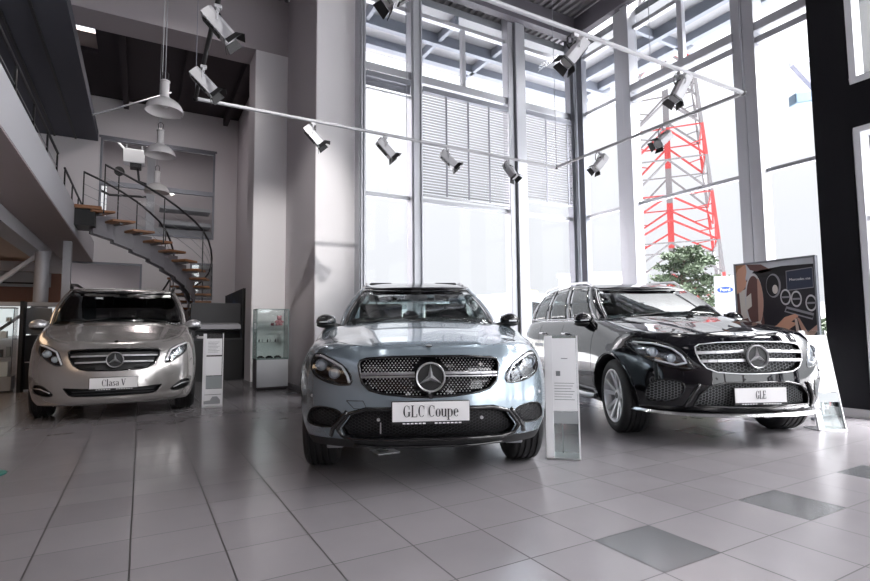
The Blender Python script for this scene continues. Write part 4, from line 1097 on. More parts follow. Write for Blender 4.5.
# =================================================================== silver van
def build_van():
    car = empty('car', (-.265, 7.35, 0), radians(-1.0), 'silver people carrier with Clasa V plate parked below the gallery on the left', 'car')
    P = base_profiles(); P.update(L=4.9, W=.925, yc=.78, n=3.0, m=2.3, ycr=.35, nr=5, mr=2.6, ax0=.895, ax1=4.0, cowl=.85, paint='paint_silver',
        zb=[(0, .195), (.5, .19), (1.2, .20), (3.5, .22), (4.9, .30)],
        wprof=[(0, .92), (.06, .96), (.2, .99), (.4, 1.0), (.6, .995), (.78, .975), (.9, .94), (.96, .915), (1, .885)],
        fprof=[(0, .08), (.08, .03), (.2, .0), (.35, .0), (.55, .02), (.75, .06), (.9, .10), (1, .17)],
        zc=[(0, .80), (.15, .885), (.25, .94), (.4, 1.02), (.6, 1.11), (.85, 1.18), (1.2, 1.20), (4.9, 1.20)],
        crown=[(0, .02), (.25, .06), (.5, .12), (.8, .09), (1.2, .04), (4.9, .03)],
        dome=[(.42, .60, .018, .04)], cab_w=.80, cab_y0=.95, cab_y1=4.7)
    P['clad'] = lambda c: False
    body = make_body(P, 'body_shell', car)
    gr = [(0, .848), (.30, .846), (.45, .838), (.478, .82), (.465, .755), (.42, .665), (.35, .62), (.27, .602), (0, .594)]
    gr = gr+[(-a, b) for a, b in gr[::-1] if a > 0]
    hl = smooth_poly([(.515, .66), (.55, .76), (.585, .838), (.70, .895), (.785, .92), (.80, .86), (.79, .80), (.68, .715), (.60, .66)], 1)
    fo = smooth_poly([(.60, .33), (.63, .37), (.74, .445), (.83, .44), (.83, .36), (.77, .325), (.66, .305)], 1)
    lo = [(0, .385), (.30, .392), (.50, .408), (.505, .395), (.45, .32), (.40, .302), (0, .292)]; lo = lo+[(-a, b) for a, b in lo[::-1] if a > 0]
    cuts = [cutter(P, gr, .05), cutter(P, lo, .08), cutter(P, hl, .10), cutter(P, mir(hl), .10), cutter(P, fo, .04), cutter(P, mir(fo), .04)]
    for ay in (.895, 4.0):
        for sg in (1, -1): cuts.append(cyl_cutter(.5*sg, 1.3*sg, ay, .34, .385))
    apply_cuts(body, cuts)
    split_mats(body, {'cabin_dark': ('cabin_dark', 'cabin_floor'), 'black': ('black', 'wheel_arch_liner')}, car)
    g = patch(P, 'grille', gr, 'black', car, off=-.048, step=.05)
    rim(P, 'grille_surround', gr, .010, 'black_gloss', g, off=-.002)
    for sg in (1, -1):
        for z0, z1, xe in ((.772, .766, .45), (.700, .692, .405)):
            b_ = MB(); pts = [to3(P, sg*x, z0+(z1-z0)*x/.4, 'y', -.006) for x in (.06, .16, .26, .34, xe)]
            for a, b in zip(pts, pts[1:]): b_.bar(a, b, .03, .020, up=(0, 0, 1))
            b_.build('grille_slat', 'silver', g, bevel=.004)
    make_star(P, .094, 0, .722, car)
    y = .19; MB().cyl((0, y-.004, hit(P, 0, y, 'z')-.004), (0, y-.008, hit(P, 0, y, 'z')+.004), .022, n=24).build('hood_badge', 'black_gloss', car, smooth=True)
    for sg in (1, -1):
        make_headlight(P, hl, car, sg, .09, [(.70, .80, .038), (.61, .735, .032)], [([(.785, .905), (.70, .875), (.60, .822), (.565, .74), (.535, .675)], .012)])
        q = fo if sg > 0 else mir(fo); s = patch(P, 'fog_light_recess', q, 'black', car, off=-.035, step=.06)
        rim(P, 'fog_light_trim', [(sg*.64, .352), (sg*.74, .395), (sg*.82, .40)], .006, 'silver', s, off=-.004, closed=False)
        rim(P, 'recess_edge', q, .005, 'black', s, off=-.001)
    low = patch(P, 'lower_grille', lo, 'black', car, off=-.075, step=.06)
    lb = MB()
    for zz in (.325, .355): 
        pts = [to3(P, x, zz, 'y', -.03) for x in (-.42, -.2, 0, .2, .42)]
        for a, b in zip(pts, pts[1:]): lb.bar(a, b, .02, .008)
    lb.build('lower_slats', 'charcoal', low)
    make_plate(P, 'Clasa V', 0, .452, .49, .125, car, .076, 1.0)
    for x, z in ((-.62, .52), (.62, .52), (-.33, .47), (.33, .47)):
        yy = hit(P, x, z, 'y'); MB().cyl((x, yy-.002, z), (x, yy+.01, z), .011, n=14).build('parking_sensor', 'paint_silver', car)
    common_seams(P, car, [(.50, .24), (.60, .30), (.70, .42), (.76, .6), (.80, .82)], [1.25, 2.3, 3.4])
    handles(P, car, (2.1, 2.5), 1.0)
    C = dict(N=(16, 30, 12), belt=dict(W=.815, Wr=.86, y0=.74, y1=4.86, yc=.30, ycr=.12, n=4., nr=6, m=2.2), roof=dict(W=.665, Wr=.72, y0=1.50, y1=4.78, yc=.15, ycr=.12, n=4., nr=6, m=2.2),
             zroof=[(1.45, 1.66), (1.7, 1.70), (2.2, 1.74), (3.0, 1.76), (4.85, 1.76)], edge=.03, bulge=.04,
             cols=[(0, 10, 'windshield'), (10, 11, 'frit'), (11, 17, 'body'), (17, 24, 'side1'), (24, 26, 'black'), (26, 34, 'side2'), (34, 36, 'black'), (36, 45, 'side3'), (45, 50, 'body'), (50, 99, 'rear')],
             paint='paint_silver', roofm='paint_silver', gl={'windshield': 'car_glass', 'side2': 'privacy_glass', 'side3': 'privacy_glass', 'rear': 'privacy_glass'})
    make_cabin(P, C, car)
    MB().add([(x, y, Htop(P, x, y)+.006) for y in (.75, .86) for x in [i*.074-.74 for i in range(21)]], [(i, i+1, i+22, i+21) for i in range(20)]).build('cowl_panel', 'plastic', car, solid=.01)
    for sg in (1, -1):
        MB().tube([(.64*sg, 1.62, 1.68), (.66*sg, 1.80, 1.74), (.69*sg, 2.6, 1.80), (.70*sg, 4.6, 1.80)], .022, 10).build('roof_rail', 'black', car, smooth=True)
        MB().tube([(.55*sg, .76, 1.18), (.05*sg+.1, .92, 1.26)], .007, 6).build('wiper', 'black', car)
        make_mirror(car, sg, .905, 1.02, 1.15, .105, .075, 'silver', arm=.06)
    interior(P, car, 'seat_dark', .95, 1.20, [(-.42, 2.0), (.42, 2.0)], (.42, 1.45, 1.18), (.0, 1.56, 1.58))
    for x in (-.35, .35): make_seat(x, 3.0, .95, 'seat_dark', car)
    for sg in (1, -1):
        make_wheel(.80*sg, .895, .335, .235, .225, car, 0, sg); make_wheel(.80*sg, 4.0, .335, .235, .225, car, 0, sg)
    return car
gle = build_gle(); van = build_van()
# =================================================================== lighting rails and spotlights
RZ = 3.75
rail = empty('lighting_rail', (3.2, 4.9, RZ), 0, 'rectangular suspended frame of thin white lighting rails hanging above the cars', 'lighting rail')
cr = [(.47, 3.36), (.47, 6.49), (6.0, 6.49), (6.0, 3.36)]
for i in range(4):
    a, b = cr[i], cr[(i+1) % 4]
    m_ = 'black' if i == 0 else 'steel_rail'
    if 'steel_rail' not in M: M['steel_rail'] = mat('steel_rail', (.42, .42, .44), .45, .2)
    MB().tube([(a[0]-3.2, a[1]-4.9, 0), (b[0]-3.2, b[1]-4.9, 0)], .022, 10).build('rail', m_, rail, smooth=True, label='black rail' if i == 0 else None)
for x, y in cr:
    MB().sphere((x-3.2, y-4.9, 0), .034).build('corner_joint', 'black', rail, smooth=True)
    MB().cyl((x-3.2, y-4.9, 0), (x-3.2, y-4.9, ZT-RZ), .005, n=6).build('suspension_cable', 'alu_dark', rail)
for x, y in ((1.9, 3.36), (4.4, 3.36), (3.2, 6.49)):
    MB().cyl((x-3.2, y-4.9, 0), (x-3.2, y-4.9, ZT-RZ), .004, n=6).build('suspension_cable', 'alu_dark', rail)
M['spot_body'] = mat('spot_body', (.50, .50, .52), .4, .4)
M['spot_light'] = mat('spot_light', (.80, .80, .80), .4, .1)
def make_spot(loc, tgt, label, power=26, s=1.0, ang=70):
    e = empty('spotlight', loc, 0, label, 'spotlight', 'spotlights clamped on the lighting rails')
    d = (Vector(tgt)-Vector(loc)).normalized(); q = d.to_track_quat('-Z', 'Y').to_matrix().to_4x4()
    c = Vector((0, 0, -.17*s)); Mx = Matrix.Translation(c) @ q @ Matrix.Scale(s, 4)
    b = MB().prism([(-.06, -.06), (.06, -.06), (.06, .03), (.035, .06), (-.035, .06), (-.06, .03)], -.17, .14, 'xy')
    for k in range(6): b.box(-.064, .064, -.064, -.058, -.14+k*.045, -.12+k*.045)
    b.xf(Mx).build('lamp_housing', 'spot_body', e, bevel=.004*s, seg=1)
    MB().box(-.03, .03, -.075, -.06, -.10, .10).box(-.05, .05, .055, .066, .02, .04).xf(Mx).build('clamp_band', 'black', e)
    for (u, v) in ((1, 0), (-1, 0), (0, 1), (0, -1)):
        f = MB(); w1, w2, l_ = .055, .07, .062; o_ = .06
        t = Vector((-v, u, 0)); n_ = Vector((u, v, 0))
        p = [n_*o_+t*w1, n_*o_-t*w1, n_*(o_+.045)-t*w2, n_*(o_+.045)+t*w2]; z = [-.17, -.17, -.17-l_, -.17-l_]
        vs = [(a.x, a.y, c_) for a, c_ in zip(p, z)]; vs += [(a.x*1.04, a.y*1.04, c_+.002) for a, c_ in zip(p, z)]
        f.add(vs, [(0, 1, 2, 3), (7, 6, 5, 4), (0, 4, 5, 1), (1, 5, 6, 2), (2, 6, 7, 3), (3, 7, 4, 0)]); f.xf(Mx).build('barn_door', 'black', e)
    MB().cyl((0, 0, -.165), (0, 0, -.171), .05, n=20).xf(Mx).build('lens', 'spot_light', e)
    side = Mx.to_3x3().normalized() @ Vector((1, 0, 0)); p0 = c+side*.075*s; p1 = c-side*.075*s; top = Vector((0, 0, -.04))
    MB().tube([p0, p0*.55+top*.6+side*.05, top+side*.03, top-side*.03, p1*.55+top*.6-side*.05, p1], .008*s, 6).build('yoke', 'spot_body', e, smooth=True)
    MB().cyl((0, 0, -.05), (0, 0, 0), .016, n=10).box(-.03, .03, -.02, .02, -.03, .004).build('rail_clamp', 'spot_body', e, bevel=.005)
    MB().tube([(-.06, 0, -.02), (-.10, .0, -.06), (-.09, .01, -.13), (-.04, .02, -.15), tuple(c*.9)], .006, 6).build('power_lead', 'black', e, smooth=True)
    m = spotlamp(Vector(loc)+c+d*.20*s, tgt, power, ang)
    return e
def spotlamp(loc, tgt, pw, ang=70):
    ld = bpy.data.lights.new('spotlight_beam', 'SPOT'); ld.energy = pw; ld.spot_size = radians(ang); ld.spot_blend = .8; ld.color = (1, .97, .94); ld.shadow_soft_size = .05
    o = bpy.data.objects.new('spotlight_beam', ld); COL.objects.link(o); o.location = loc
    o.rotation_euler = (Vector(tgt)-Vector(loc)).to_track_quat('-Z', 'Y').to_euler(); return o
for (x, y), d_, lb in [((1.86, 6.49), (1.6, -.5, -1.9), 'grey spotlight on the long rail in front of the white pillar'),
    ((2.87, 6.49), (1.6, -.3, -1.7), 'light grey spotlight on the long rail against the narrow bay of glass'),
    ((3.88, 6.49), (1.4, -.6, -1.5), 'grey spotlight on the long rail against the left half of the wide blind'),
    ((5.02, 6.49), (.5, -1.2, -2.0), 'spotlight on the long rail before the mullion right of the wide blind'),
    ((6.0, 5.535), (-1.5, .2, -1.8), 'grey spotlight on the short rail, the nearer to the glass corner'),
    ((6.0, 4.43), (-1.6, .0, -1.3), 'grey spotlight on the short rail just below the large one, before the lattice tower'),
    ((4.86, 3.36), (-.9, .3, -1.7), 'large ribbed grey spotlight on the upper right rail before the lattice tower'),
    ((3.375, 3.36), (-1.2, .3, -1.6), 'dark spotlight high up before the glass corner under the roof steel'),
    ((1.63, 3.36), (-1.3, .2, -1.1), 'spotlight cut by the top edge of the view above the white pillar'),
    ((.47, 5.57), (1.4, -.3, -1.5), 'small light grey spotlight at upper left below the larger one'),
    ((.47, 4.45), (1.5, -.3, -1.7), 'large grey spotlight at upper left hanging near the top edge')]:
    make_spot((x, y, RZ-.028), (x+d_[0], y+d_[1], RZ+d_[2]), lb, s=.92)
# =================================================================== pendant lamps
def make_pendant(x, y, z, top, label):
    e = empty('pendant_lamp', (x, y, z), 0, label, 'pendant lamp', 'enamel dome pendants in a line under the back ceiling')
    pr = [(.228*cos(a), .19*sin(a)) for a in [i*pi/2/12 for i in range(12)]]+[(.05, .195)]
    MB().lathe([(r, z_) for r, z_ in pr]+[(.045, .195)]+[(r*.97, z_*.96) for r, z_ in pr[::-1][1:]]+[(.228, 0)], 40).build('lamp_shade', 'enamel', e, smooth=True, ang=60)
    MB().lathe([(.0001, .19), (.06, .19), (.06, .21), (.052, .215), (.052, .40), (.06, .405), (.06, .42), (.03, .44), (.0001, .45)], 24).build('lamp_canister', 'enamel', e, smooth=True, ang=40)
    MB().sphere((0, 0, .10), .05).build('bulb', 'spot_light', e, smooth=True)
    MB().cyl((0, 0, .44), (0, 0, top-z), .006, n=8).build('cable', 'grey', e)
    MB().tube([(.03, 0, .45), (.04, 0, .52), (0, 0, .56), (-.04, 0, .52), (-.03, 0, .45)], .006, 6).build('hanger', 'charcoal', e)
make_pendant(.18, 7.55, 3.93, ZT, 'white dome pendant lamp nearest the camera, topmost of the three')
make_pendant(.18, 9.34, 3.88, ZT, 'middle one of the three white dome pendant lamps')
make_pendant(.19, 11.67, 3.83, 7.2, 'smallest white dome pendant lamp, lowest of the three in view')
# =================================================================== spiral staircase
pth = [(-.86, 11.60), (-.52, 11.60), (-.21, 11.65), (.09, 11.76), (.34, 11.92), (.57, 12.12), (.75, 12.38), (.87, 12.68), (.95, 12.96), (1.0, 13.24), (1.02, 13.50), (1.0, 13.76), (.93, 14.0), (.8, 14.22), (.62, 14.38), (.4, 14.48), (.16, 14.5), (-.08, 14.44), (-.28, 14.3), (-.44, 14.1), (-.54, 13.88), (-.58, 13.62)]
st = empty('spiral_staircase', (.3, 13, 0), 0, 'curved open staircase with wooden treads, grey stringer and cable railing', 'staircase')
off = Vector((.3, 13, 0)); N = len(pth); rise = 3.36/N
fr_ = []
for i, (x, y) in enumerate(pth):
    a = pth[max(0, i-1)]; b = pth[min(N-1, i+1)]; d = Vector((b[0]-a[0], b[1]-a[1], 0)).normalized(); r = Vector((d.y, -d.x, 0))
    if i < 5: r = (r+Vector((.55, 0, 0))*(5-i)/5).normalized()
    fr_.append((Vector((x, y, 3.36-rise*(i+.4)))-off, d, r))
for i, (p, d, r) in enumerate(fr_):
    h = .40; t = MB(); a1, a2 = .19, .13
    q = [p+r*h+d*a1, p-r*h+d*a2, p-r*h-d*a2, p+r*h-d*a1]
    vs = [v-Vector((0, 0, .045)) for v in q]+q
    t.add(vs, [(0, 1, 2, 3), (7, 6, 5, 4), (0, 4, 5, 1), (1, 5, 6, 2), (2, 6, 7, 3), (3, 7, 4, 0)]); t.build('tread', 'wood', st, bevel=.008, seg=1)
    b = MB().bar(p-r*.30-Vector((0, 0, .06)), p+r*.30-Vector((0, 0, .06)), .06, .03); b.build('tread_bracket', 'stringer', st)
sg_ = MB()
for i, (p, d, r) in enumerate(fr_):
    z0 = Vector((0, 0, -.06)); n_ = fr_[i+1][0] if i+1 < N else p+d*.25-Vector((0, 0, rise))
    a, b = p-d*.02, n_
    for s_ in (-.06, .06):
        q = [a+r*s_+z0, Vector((b.x, b.y, a.z))+r*s_+z0, Vector((b.x, b.y, b.z-.30))+r*s_+z0, Vector((a.x, a.y, a.z-.34))+r*s_+z0]
        w_ = r*.012; sg_.add([v-w_ for v in q]+[v+w_ for v in q], [(0, 1, 2, 3), (7, 6, 5, 4), (0, 4, 5, 1), (1, 5, 6, 2), (2, 6, 7, 3), (3, 7, 4, 0)])
sg_.build('stringer', 'stringer', st)
for s_ in (1, -1):
    pts = [p+r*.40*s_+Vector((0, 0, .85)) for p, d, r in fr_]
    MB().tube(pts, .02, 10).build('handrail', 'charcoal', st, smooth=True)
    for k, hz in enumerate((.22, .42, .62)):
        MB().tube([p+r*.40*s_+Vector((0, 0, hz)) for p, d, r in fr_], .005, 5).build('railing_cable', 'grey', st, smooth=True)
    for i in range(0, N, 3):
        p, d, r = fr_[i]; MB().bar(p+r*.40*s_-Vector((0, 0, .06)), p+r*.40*s_+Vector((0, 0, .86)), .06, .02).build('railing_post', 'black', st)
MB().box(-1.118-.3, -.70-.3, 11.22-13, 12.02-13, 3.30, 3.36).build('landing_plate', 'wood', st, bevel=.006)
MB().box(-1.118-.3, -.80-.3, 11.30-13, 11.95-13, 3.0, 3.30).build('landing_frame', 'black', st)
# gallery railing
gr_ = empty('gallery_railing', (-1.38, 6, 3.36), 0, 'black post and cable railing along the edge of the upper gallery', 'railing')
ys = [y for y in (-2, -.8, .4, 1.6, 2.8, 4.0, 5.2, 6.4, 7.6, 8.8, 10.0, 11.1, 12.15, 13.4, 14.6, 15.6)]
for y in ys: MB().box(-.012, .012, y-.03-6, y+.03-6, 0, .80).cyl((0, y-6, .80), (0, y-6, .84), .012).build('railing_post', 'black', gr_)
MB().tube([(0, 6.1, .86), (0, 9.7, .86)], .02, 10).build('handrail', 'charcoal', gr_, smooth=True)
MB().tube([(0, -8, .86), (0, 5.15, .86)], .02, 10).build('handrail', 'charcoal', gr_, smooth=True)
for hz in (.2, .4, .6): MB().tube([(0, -8, hz), (0, 5.1, hz)], .005, 5).build('railing_cable', 'grey', gr_)
# =================================================================== glass showcase and its goods
sc = empty('glass_showcase', (1.80, 9.72, 0), 0, 'tall glass display case on a grey cabinet beside the shaded pillar wall', 'display case')
MB().box(.0, .56, 0, .34, .02, .54).build('cabinet', mat('cab_dark', (.10, .085, .10), .5), sc, bevel=.004)
MB().box(.005, .555, -.015, 0, .05, .535).build('cabinet_door', mat('cab_door', (.55, .57, .60), .35), sc, bevel=.003)
MB().box(.02, .54, .02, .32, 0, .02).build('plinth', 'black', sc)
for nm, bx in (('glass_side', (0, .006, 0, .34, .54, 1.44)), ('glass_side', (.554, .56, 0, .34, .54, 1.44)), ('glass_front', (.006, .554, 0, .006, .54, 1.44)), ('glass_back', (.006, .554, .334, .34, .54, 1.44)), ('glass_top', (0, .56, 0, .34, 1.44, 1.446)), ('shelf', (.01, .55, .01, .33, .84, .848)), ('shelf', (.01, .55, .01, .33, 1.14, 1.148))):
    MB().box(*bx).build(nm, 'showcase_glass', sc)
ed = MB()
for x in (0, .56):
    for y in (0, .34): ed.box(x-.006, x+.006, y-.006, y+.006, .54, 1.446)
for z in (.54, 1.44):
    ed.box(0, .56, -.006, .006, z, z+.01).box(0, .56, .334, .346, z, z+.01).box(-.006, .006, 0, .34, z, z+.01).box(.554, .566, 0, .34, z, z+.01)
ed.build('edge_trim', mat('glass_edge', (.22, .30, .29), .2), sc)
def model_car(x, lb):
    e = empty('model_car', (x, 9.86, .552), radians(-12), lb, 'model car', 'black model cars in the display case')
    MB().prism([(-.065, .01), (.065, .01), (.068, .028), (.045, .034), (.025, .052), (-.03, .052), (-.05, .034), (-.068, .03)], -.028, .028).build('body', 'black_gloss', e, bevel=.006)
    for a in (-.04, .04):
        for b in (-.026, .026): MB().cyl((a, b-.004, .014), (a, b+.004, .014), .014, n=14).build('wheel', 'black', e)
for x, w_ in ((1.90, 'left'), (2.05, 'middle'), (2.20, 'right')): model_car(x, 'black model car on the case floor, %s one of the three' % w_)
bt = None
for i, (x, m_) in enumerate(((1.87, 'charcoal'), (1.93, 'grey'), (2.02, 'charcoal'), (2.07, 'grey'), (2.16, 'charcoal'), (2.21, 'grey'))):
    o = MB().lathe([(.0001, 0), (.011, 0), (.012, .035), (.006, .045), (.006, .058), (.0001, .06)], 14).build('bottle', m_, smooth=True); o.location = (x, 9.88, .849)
    tag(o, ('dark' if m_ == 'charcoal' else 'grey')+' little bottle on the middle glass shelf, '+['first', 'second', 'third', 'fourth', 'fifth', 'sixth'][i]+' from left', 'bottle', 'little bottles on the middle glass shelf')
tb = empty('plush_toy', (2.23, 9.89, 1.152), radians(-15), 'pink plush bear sitting on the top shelf of the glass case', 'soft toy')
pk = mat('pink_plush', (.62, .28, .32), .9, bump=(120, .5))
MB().sphere((0, 0, .055), .05, 1, .85, 1.1).build('body', pk, tb, smooth=True)
h = MB().sphere((0, -.01, .135), .042).build('head', pk, tb, smooth=True)
for s_ in (-1, 1):
    MB().sphere((.03*s_, -.005, .172), .015).build('ear', pk, tb, smooth=True)
    MB().tube([(.035*s_, -.01, .085), (.07*s_, -.035, .06)], [.02, .016], 8).build('arm', pk, tb, smooth=True)
    MB().tube([(.03*s_, -.02, .02), (.045*s_, -.08, .018)], [.022, .02], 8).build('leg', pk, tb, smooth=True)
hb = empty('handbag', (2.10, 9.87, 1.149), .2, 'small dark red purse beside the pink plush bear', 'purse')
MB().prism([(-.03, 0), (.03, 0), (.024, .045), (-.024, .045)], -.012, .012).build('bag_body', mat('maroon', (.14, .03, .04), .5), hb, bevel=.004)
MB().tube([(-.015, 0, .045), (-.012, 0, .07), (.012, 0, .07), (.015, 0, .045)], .002, 6).build('handle', 'black', hb)
# =================================================================== dark graphic wall, dark counter
m = bpy.data.materials.new('graphic_print'); m.use_nodes = True; n = m.node_tree.nodes; l = m.node_tree.links; b = n['Principled BSDF']
tc = n.new('ShaderNodeTexCoord'); mp = n.new('ShaderNodeMapping'); mp.inputs['Scale'].default_value = (1, 1.6, .8); nz = n.new('ShaderNodeTexNoise'); nz.inputs['Scale'].default_value = 1.6; nz.inputs['Detail'].default_value = 6; nz.inputs['Distortion'].default_value = 1.2
gd = n.new('ShaderNodeVectorMath'); gd.operation = 'DISTANCE'; gd.inputs[1].default_value = (0, 0, 1.1)
rp = n.new('ShaderNodeValToRGB'); e_ = rp.color_ramp.elements; e_[0].position = .42; e_[0].color = (.004, .005, .009, 1); e_[1].position = .75; e_[1].color = (.16, .30, .45, 1); e_.new(.58).color = (.01, .035, .09, 1)
sb = n.new('ShaderNodeMath'); sb.operation = 'MULTIPLY_ADD'; sb.inputs[1].default_value = -.22
l.new(tc.outputs['Object'], mp.inputs[0]); l.new(mp.outputs[0], nz.inputs['Vector']); l.new(tc.outputs['Object'], gd.inputs[0]); l.new(gd.outputs['Value'], sb.inputs[0]); l.new(nz.outputs['Fac'], sb.inputs[2])
a2 = n.new('ShaderNodeMath'); a2.operation = 'ADD'; a2.inputs[1].default_value = .18; l.new(sb.outputs[0], a2.inputs[0]); l.new(a2.outputs[0], rp.inputs[0]); l.new(rp.outputs[0], b.inputs['Base Color']); b.inputs['Roughness'].default_value = .5; b.inputs['Specular IOR Level'].default_value = .1
M['graphic_print'] = m
vw = empty('display_wall', (2.0, 13.7, 0), 0, 'freestanding black display wall with a blue night graphic next to the white column', 'display wall')
MB().box(-.02, .02, -1.3, 1.45, 0, 2.02).build('graphic_panel', 'graphic_print', vw)
MB().box(-.03, .12, -1.36, -1.30, 0, 2.02).box(-.03, .12, 1.45, 1.5, 0, 2.02).build('panel_edge', 'black', vw)
ct = empty('service_counter', (1.35, 12.5, 0), 0, 'dark counter wall with a pale shelf behind the staircase', 'counter')
MB().box(-.42, .60, 0, .10, 0, 1.68).build('back_panel', 'charcoal', ct, bevel=.004)
MB().prism([(-.36, 1.10), (0, 1.06), (0, 1.24), (-.30, 1.20)], -.40, .56, 'yz').build('shelf', mat('shelf_grey', (.42, .42, .45), .3), ct, bevel=.01)
MB().box(-.42, .60, -.34, 0, .0, .86).build('base_cabinet', 'black', ct, bevel=.004)
MB().box(-.42, .60, -.37, 0, .86, .90).build('worktop', 'charcoal', ct, bevel=.003)
MB().box(-.42, -.36, -.30, 0, .9, 1.08).build('support', 'charcoal', ct)
pr_ = empty('desk_phone', (1.12, 12.30, .903), .1, 'small white device on the dark counter beside the van', 'telephone')
MB().prism([(-.08, 0), (.08, 0), (.08, .05), (-.08, .02)], -.09, .09, 'yz').build('phone_base', 'white', pr_, bevel=.006)
MB().tube([(-.06, -.05, .05), (-.06, 0, .065), (-.06, .06, .06)], .016, 8).build('handset', 'white', pr_, smooth=True)
# =================================================================== left: steel frame, partition, glass cabinet
fr2 = empty('steel_trestle', (-1.8, 12.4, 0), 0, 'painted steel support with a round column, cross beam and diagonal braces under the gallery', 'steel frame')
MB().cyl((.10, 0, 0), (.10, 0, 2.61), .12, n=24).build('round_column', 'steel_paint', fr2, smooth=True)
MB().box(.42, .56, -.08, .10, 0, 2.84).build('square_column', 'steel_paint', fr2, bevel=.01)
MB().box(-4, .42, -.15, -.05, 1.55, 1.63).build('cross_beam', 'steel_rail', fr2, bevel=.01)
MB().bar((-.95, .05, 1.63), (.02, .05, 2.55), .09, .07).build('brace', 'steel_paint', fr2)
MB().bar((-.75, .05, .9), (.0, .05, 1.55), .07, .05).build('brace', 'steel_paint', fr2)
MB().bar((-3.2, .05, .6), (-.95, .05, 2.6), .09, .07).build('brace', 'steel_paint', fr2)
pt = empty('partition_screen', (-1.80, 12.0, 0), 0, 'dark office partition behind the left mirror of the van', 'partition')
MB().box(-.10, -.04, -.25, .03, 0, 1.62).build('end_post', 'black', pt, bevel=.004)
for i in range(3): MB().box(-.04, .34, -.02, .02, .03+.50*i, .51+.50*i).build('screen_panel', 'charcoal' if i < 2 else 'midgrey', pt, bevel=.004)
gc = empty('glass_cabinet', (-2.5, 11.9, 0), 0, 'low lit glass cabinet with shelves of goods at the left edge', 'display cabinet')
MB().box(0, .50, 0, .35, .03, .28).build('base', 'grey', gc, bevel=.004)
MB().box(.02, .48, .02, .33, 0, .03).build('plinth', 'black', gc)
for z in (.62, .95, 1.25): MB().box(.01, .49, .01, .34, z, z+.008).build('shelf', 'showcase_glass', gc)
for bx in ((0, .006, 0, .35, .28, 1.5), (.494, .5, 0, .35, .28, 1.5), (0, .5, 0, .006, .28, 1.5)): MB().box(*bx).build('glass_panel', 'showcase_glass', gc)
MB().box(0, .5, 0, .35, 1.5, 1.52).build('top', 'alu', gc)
MB().box(.0, .012, 0, .012, .28, 1.5).box(.488, .5, 0, .012, .28, 1.5).build('corner_posts', 'alu_dark', gc)
for i, (x, z, m_, w_) in enumerate(((.10, .628, 'white', .10), (.28, .628, 'charcoal', .12), (.42, .628, 'grey', .06), (.12, .958, 'charcoal', .12), (.34, .958, 'paper', .10), (.20, 1.258, 'grey', .10), (.40, 1.258, 'white', .07))):
    o = MB().box(-w_/2, w_/2, -.05, .05, 0, .08+.05*(i % 3)).build('product_box', m_, bevel=.006); o.location = (-2.5+x, 12.05, z+.001)
    tag(o, '%s carton %s the %s glass shelf of the left cabinet' % ({'white': 'white', 'charcoal': 'black', 'grey': 'grey', 'paper': 'pale'}[m_], ['at left on', 'in the middle of', 'at right on', 'at left on', 'at right on', 'at left on', 'at right on'][i], 'lowest' if z < .7 else 'middle' if z < 1 else 'top'), 'box', 'cartons in the left glass cabinet')
box1 = MB().box(-.19, .19, -.12, .12, 0, .26).build('carton', 'paper', bevel=.004); box1.location = (-2.25, 12.06, .281); tag(box1, 'big white carton on the floor of the left glass cabinet', 'box')
# bright glazing and dim band at the far left back
wl = struct(MB().box(-3.4, -2.35, 15.70, 15.76, 1.0, 1.72).box(-2.0, -1.72, 15.70, 15.76, 1.0, 1.66).build('window_lit', mat('lit_window', (.8, .8, .8), .5, emit=(.88, .93, .95), estr=.75)))
struct(MB().box(-6, -1.7, 15.66, 15.79, 1.78, 2.5).build('trim_bulkhead', mat('bulkhead', (.26, .13, .09), .7)))
ac = empty('air_conditioner', (-2.55, 15.5, 2.15), 0, 'long grey air conditioning unit under the gallery ceiling at far left', 'air conditioner')
MB().box(-.6, .6, -.15, .13, 0, .35).build('housing', 'grey', ac, bevel=.02); MB().box(-.5, .5, -.16, -.15, .05, .09).build('outlet', 'black', ac)
# things behind the upper interior window
hu = empty('unit_heater', (-.34, 17.9, 6.1), 0, 'white unit heater on the wall behind the upper interior window', 'heater')
MB().box(-.28, .28, -.2, .2, 0, .42).build('heater_case', 'white', hu, bevel=.02); MB().box(-.1, .2, -.18, .18, -.12, 0).build('burner_box', 'charcoal', hu)
MB().tube([(.1, 0, -.1), (.15, 0, -.5), (.5, 0, -.6), (.55, 0, -.95), (-.6, 0, -1.0), (-1.0, 0, -.8)], .035, 10).build('gas_pipe', 'charcoal', hu, smooth=True)
MB().tube([(-.2, 0, .38), (-.5, .2, .75)], .03, 8).build('bracket', 'white', hu)
MB().cyl((-.2, 0, .42), (-.2, 0, 1.1), .012).cyl((.2, 0, .42), (.2, 0, 1.1), .012).build('hanger_rods', 'grey', hu)
dr = struct(MB().box(-1.30, -1.05, 18.6, 18.66, 4.6, 5.55).build('door_1', mat('lit_door', (.85, .85, .85), .5, emit=(.9, .9, .93), estr=.55)))
pl_ = empty('steel_post', (.12, 17.2, 3.45), 0, 'pale square post standing behind the upper interior window', 'post')
MB().box(-.11, .11, -.08, .08, 0, 3.6).build('post_shaft', 'steel_rail', pl_, bevel=.01); MB().box(-.18, .18, -.15, .15, 0, .04).build('base_plate', 'alu', pl_)
sh = struct(MB().box(-1.0, 2.2, 18.9, 19.4, 3.45, 4.4).box(.4, 1.9, 18.6, 19.3, 4.5, 4.62).box(.4, 1.9, 18.6, 19.3, 5.0, 5.1).build('trim_office_ledges', 'grey'))
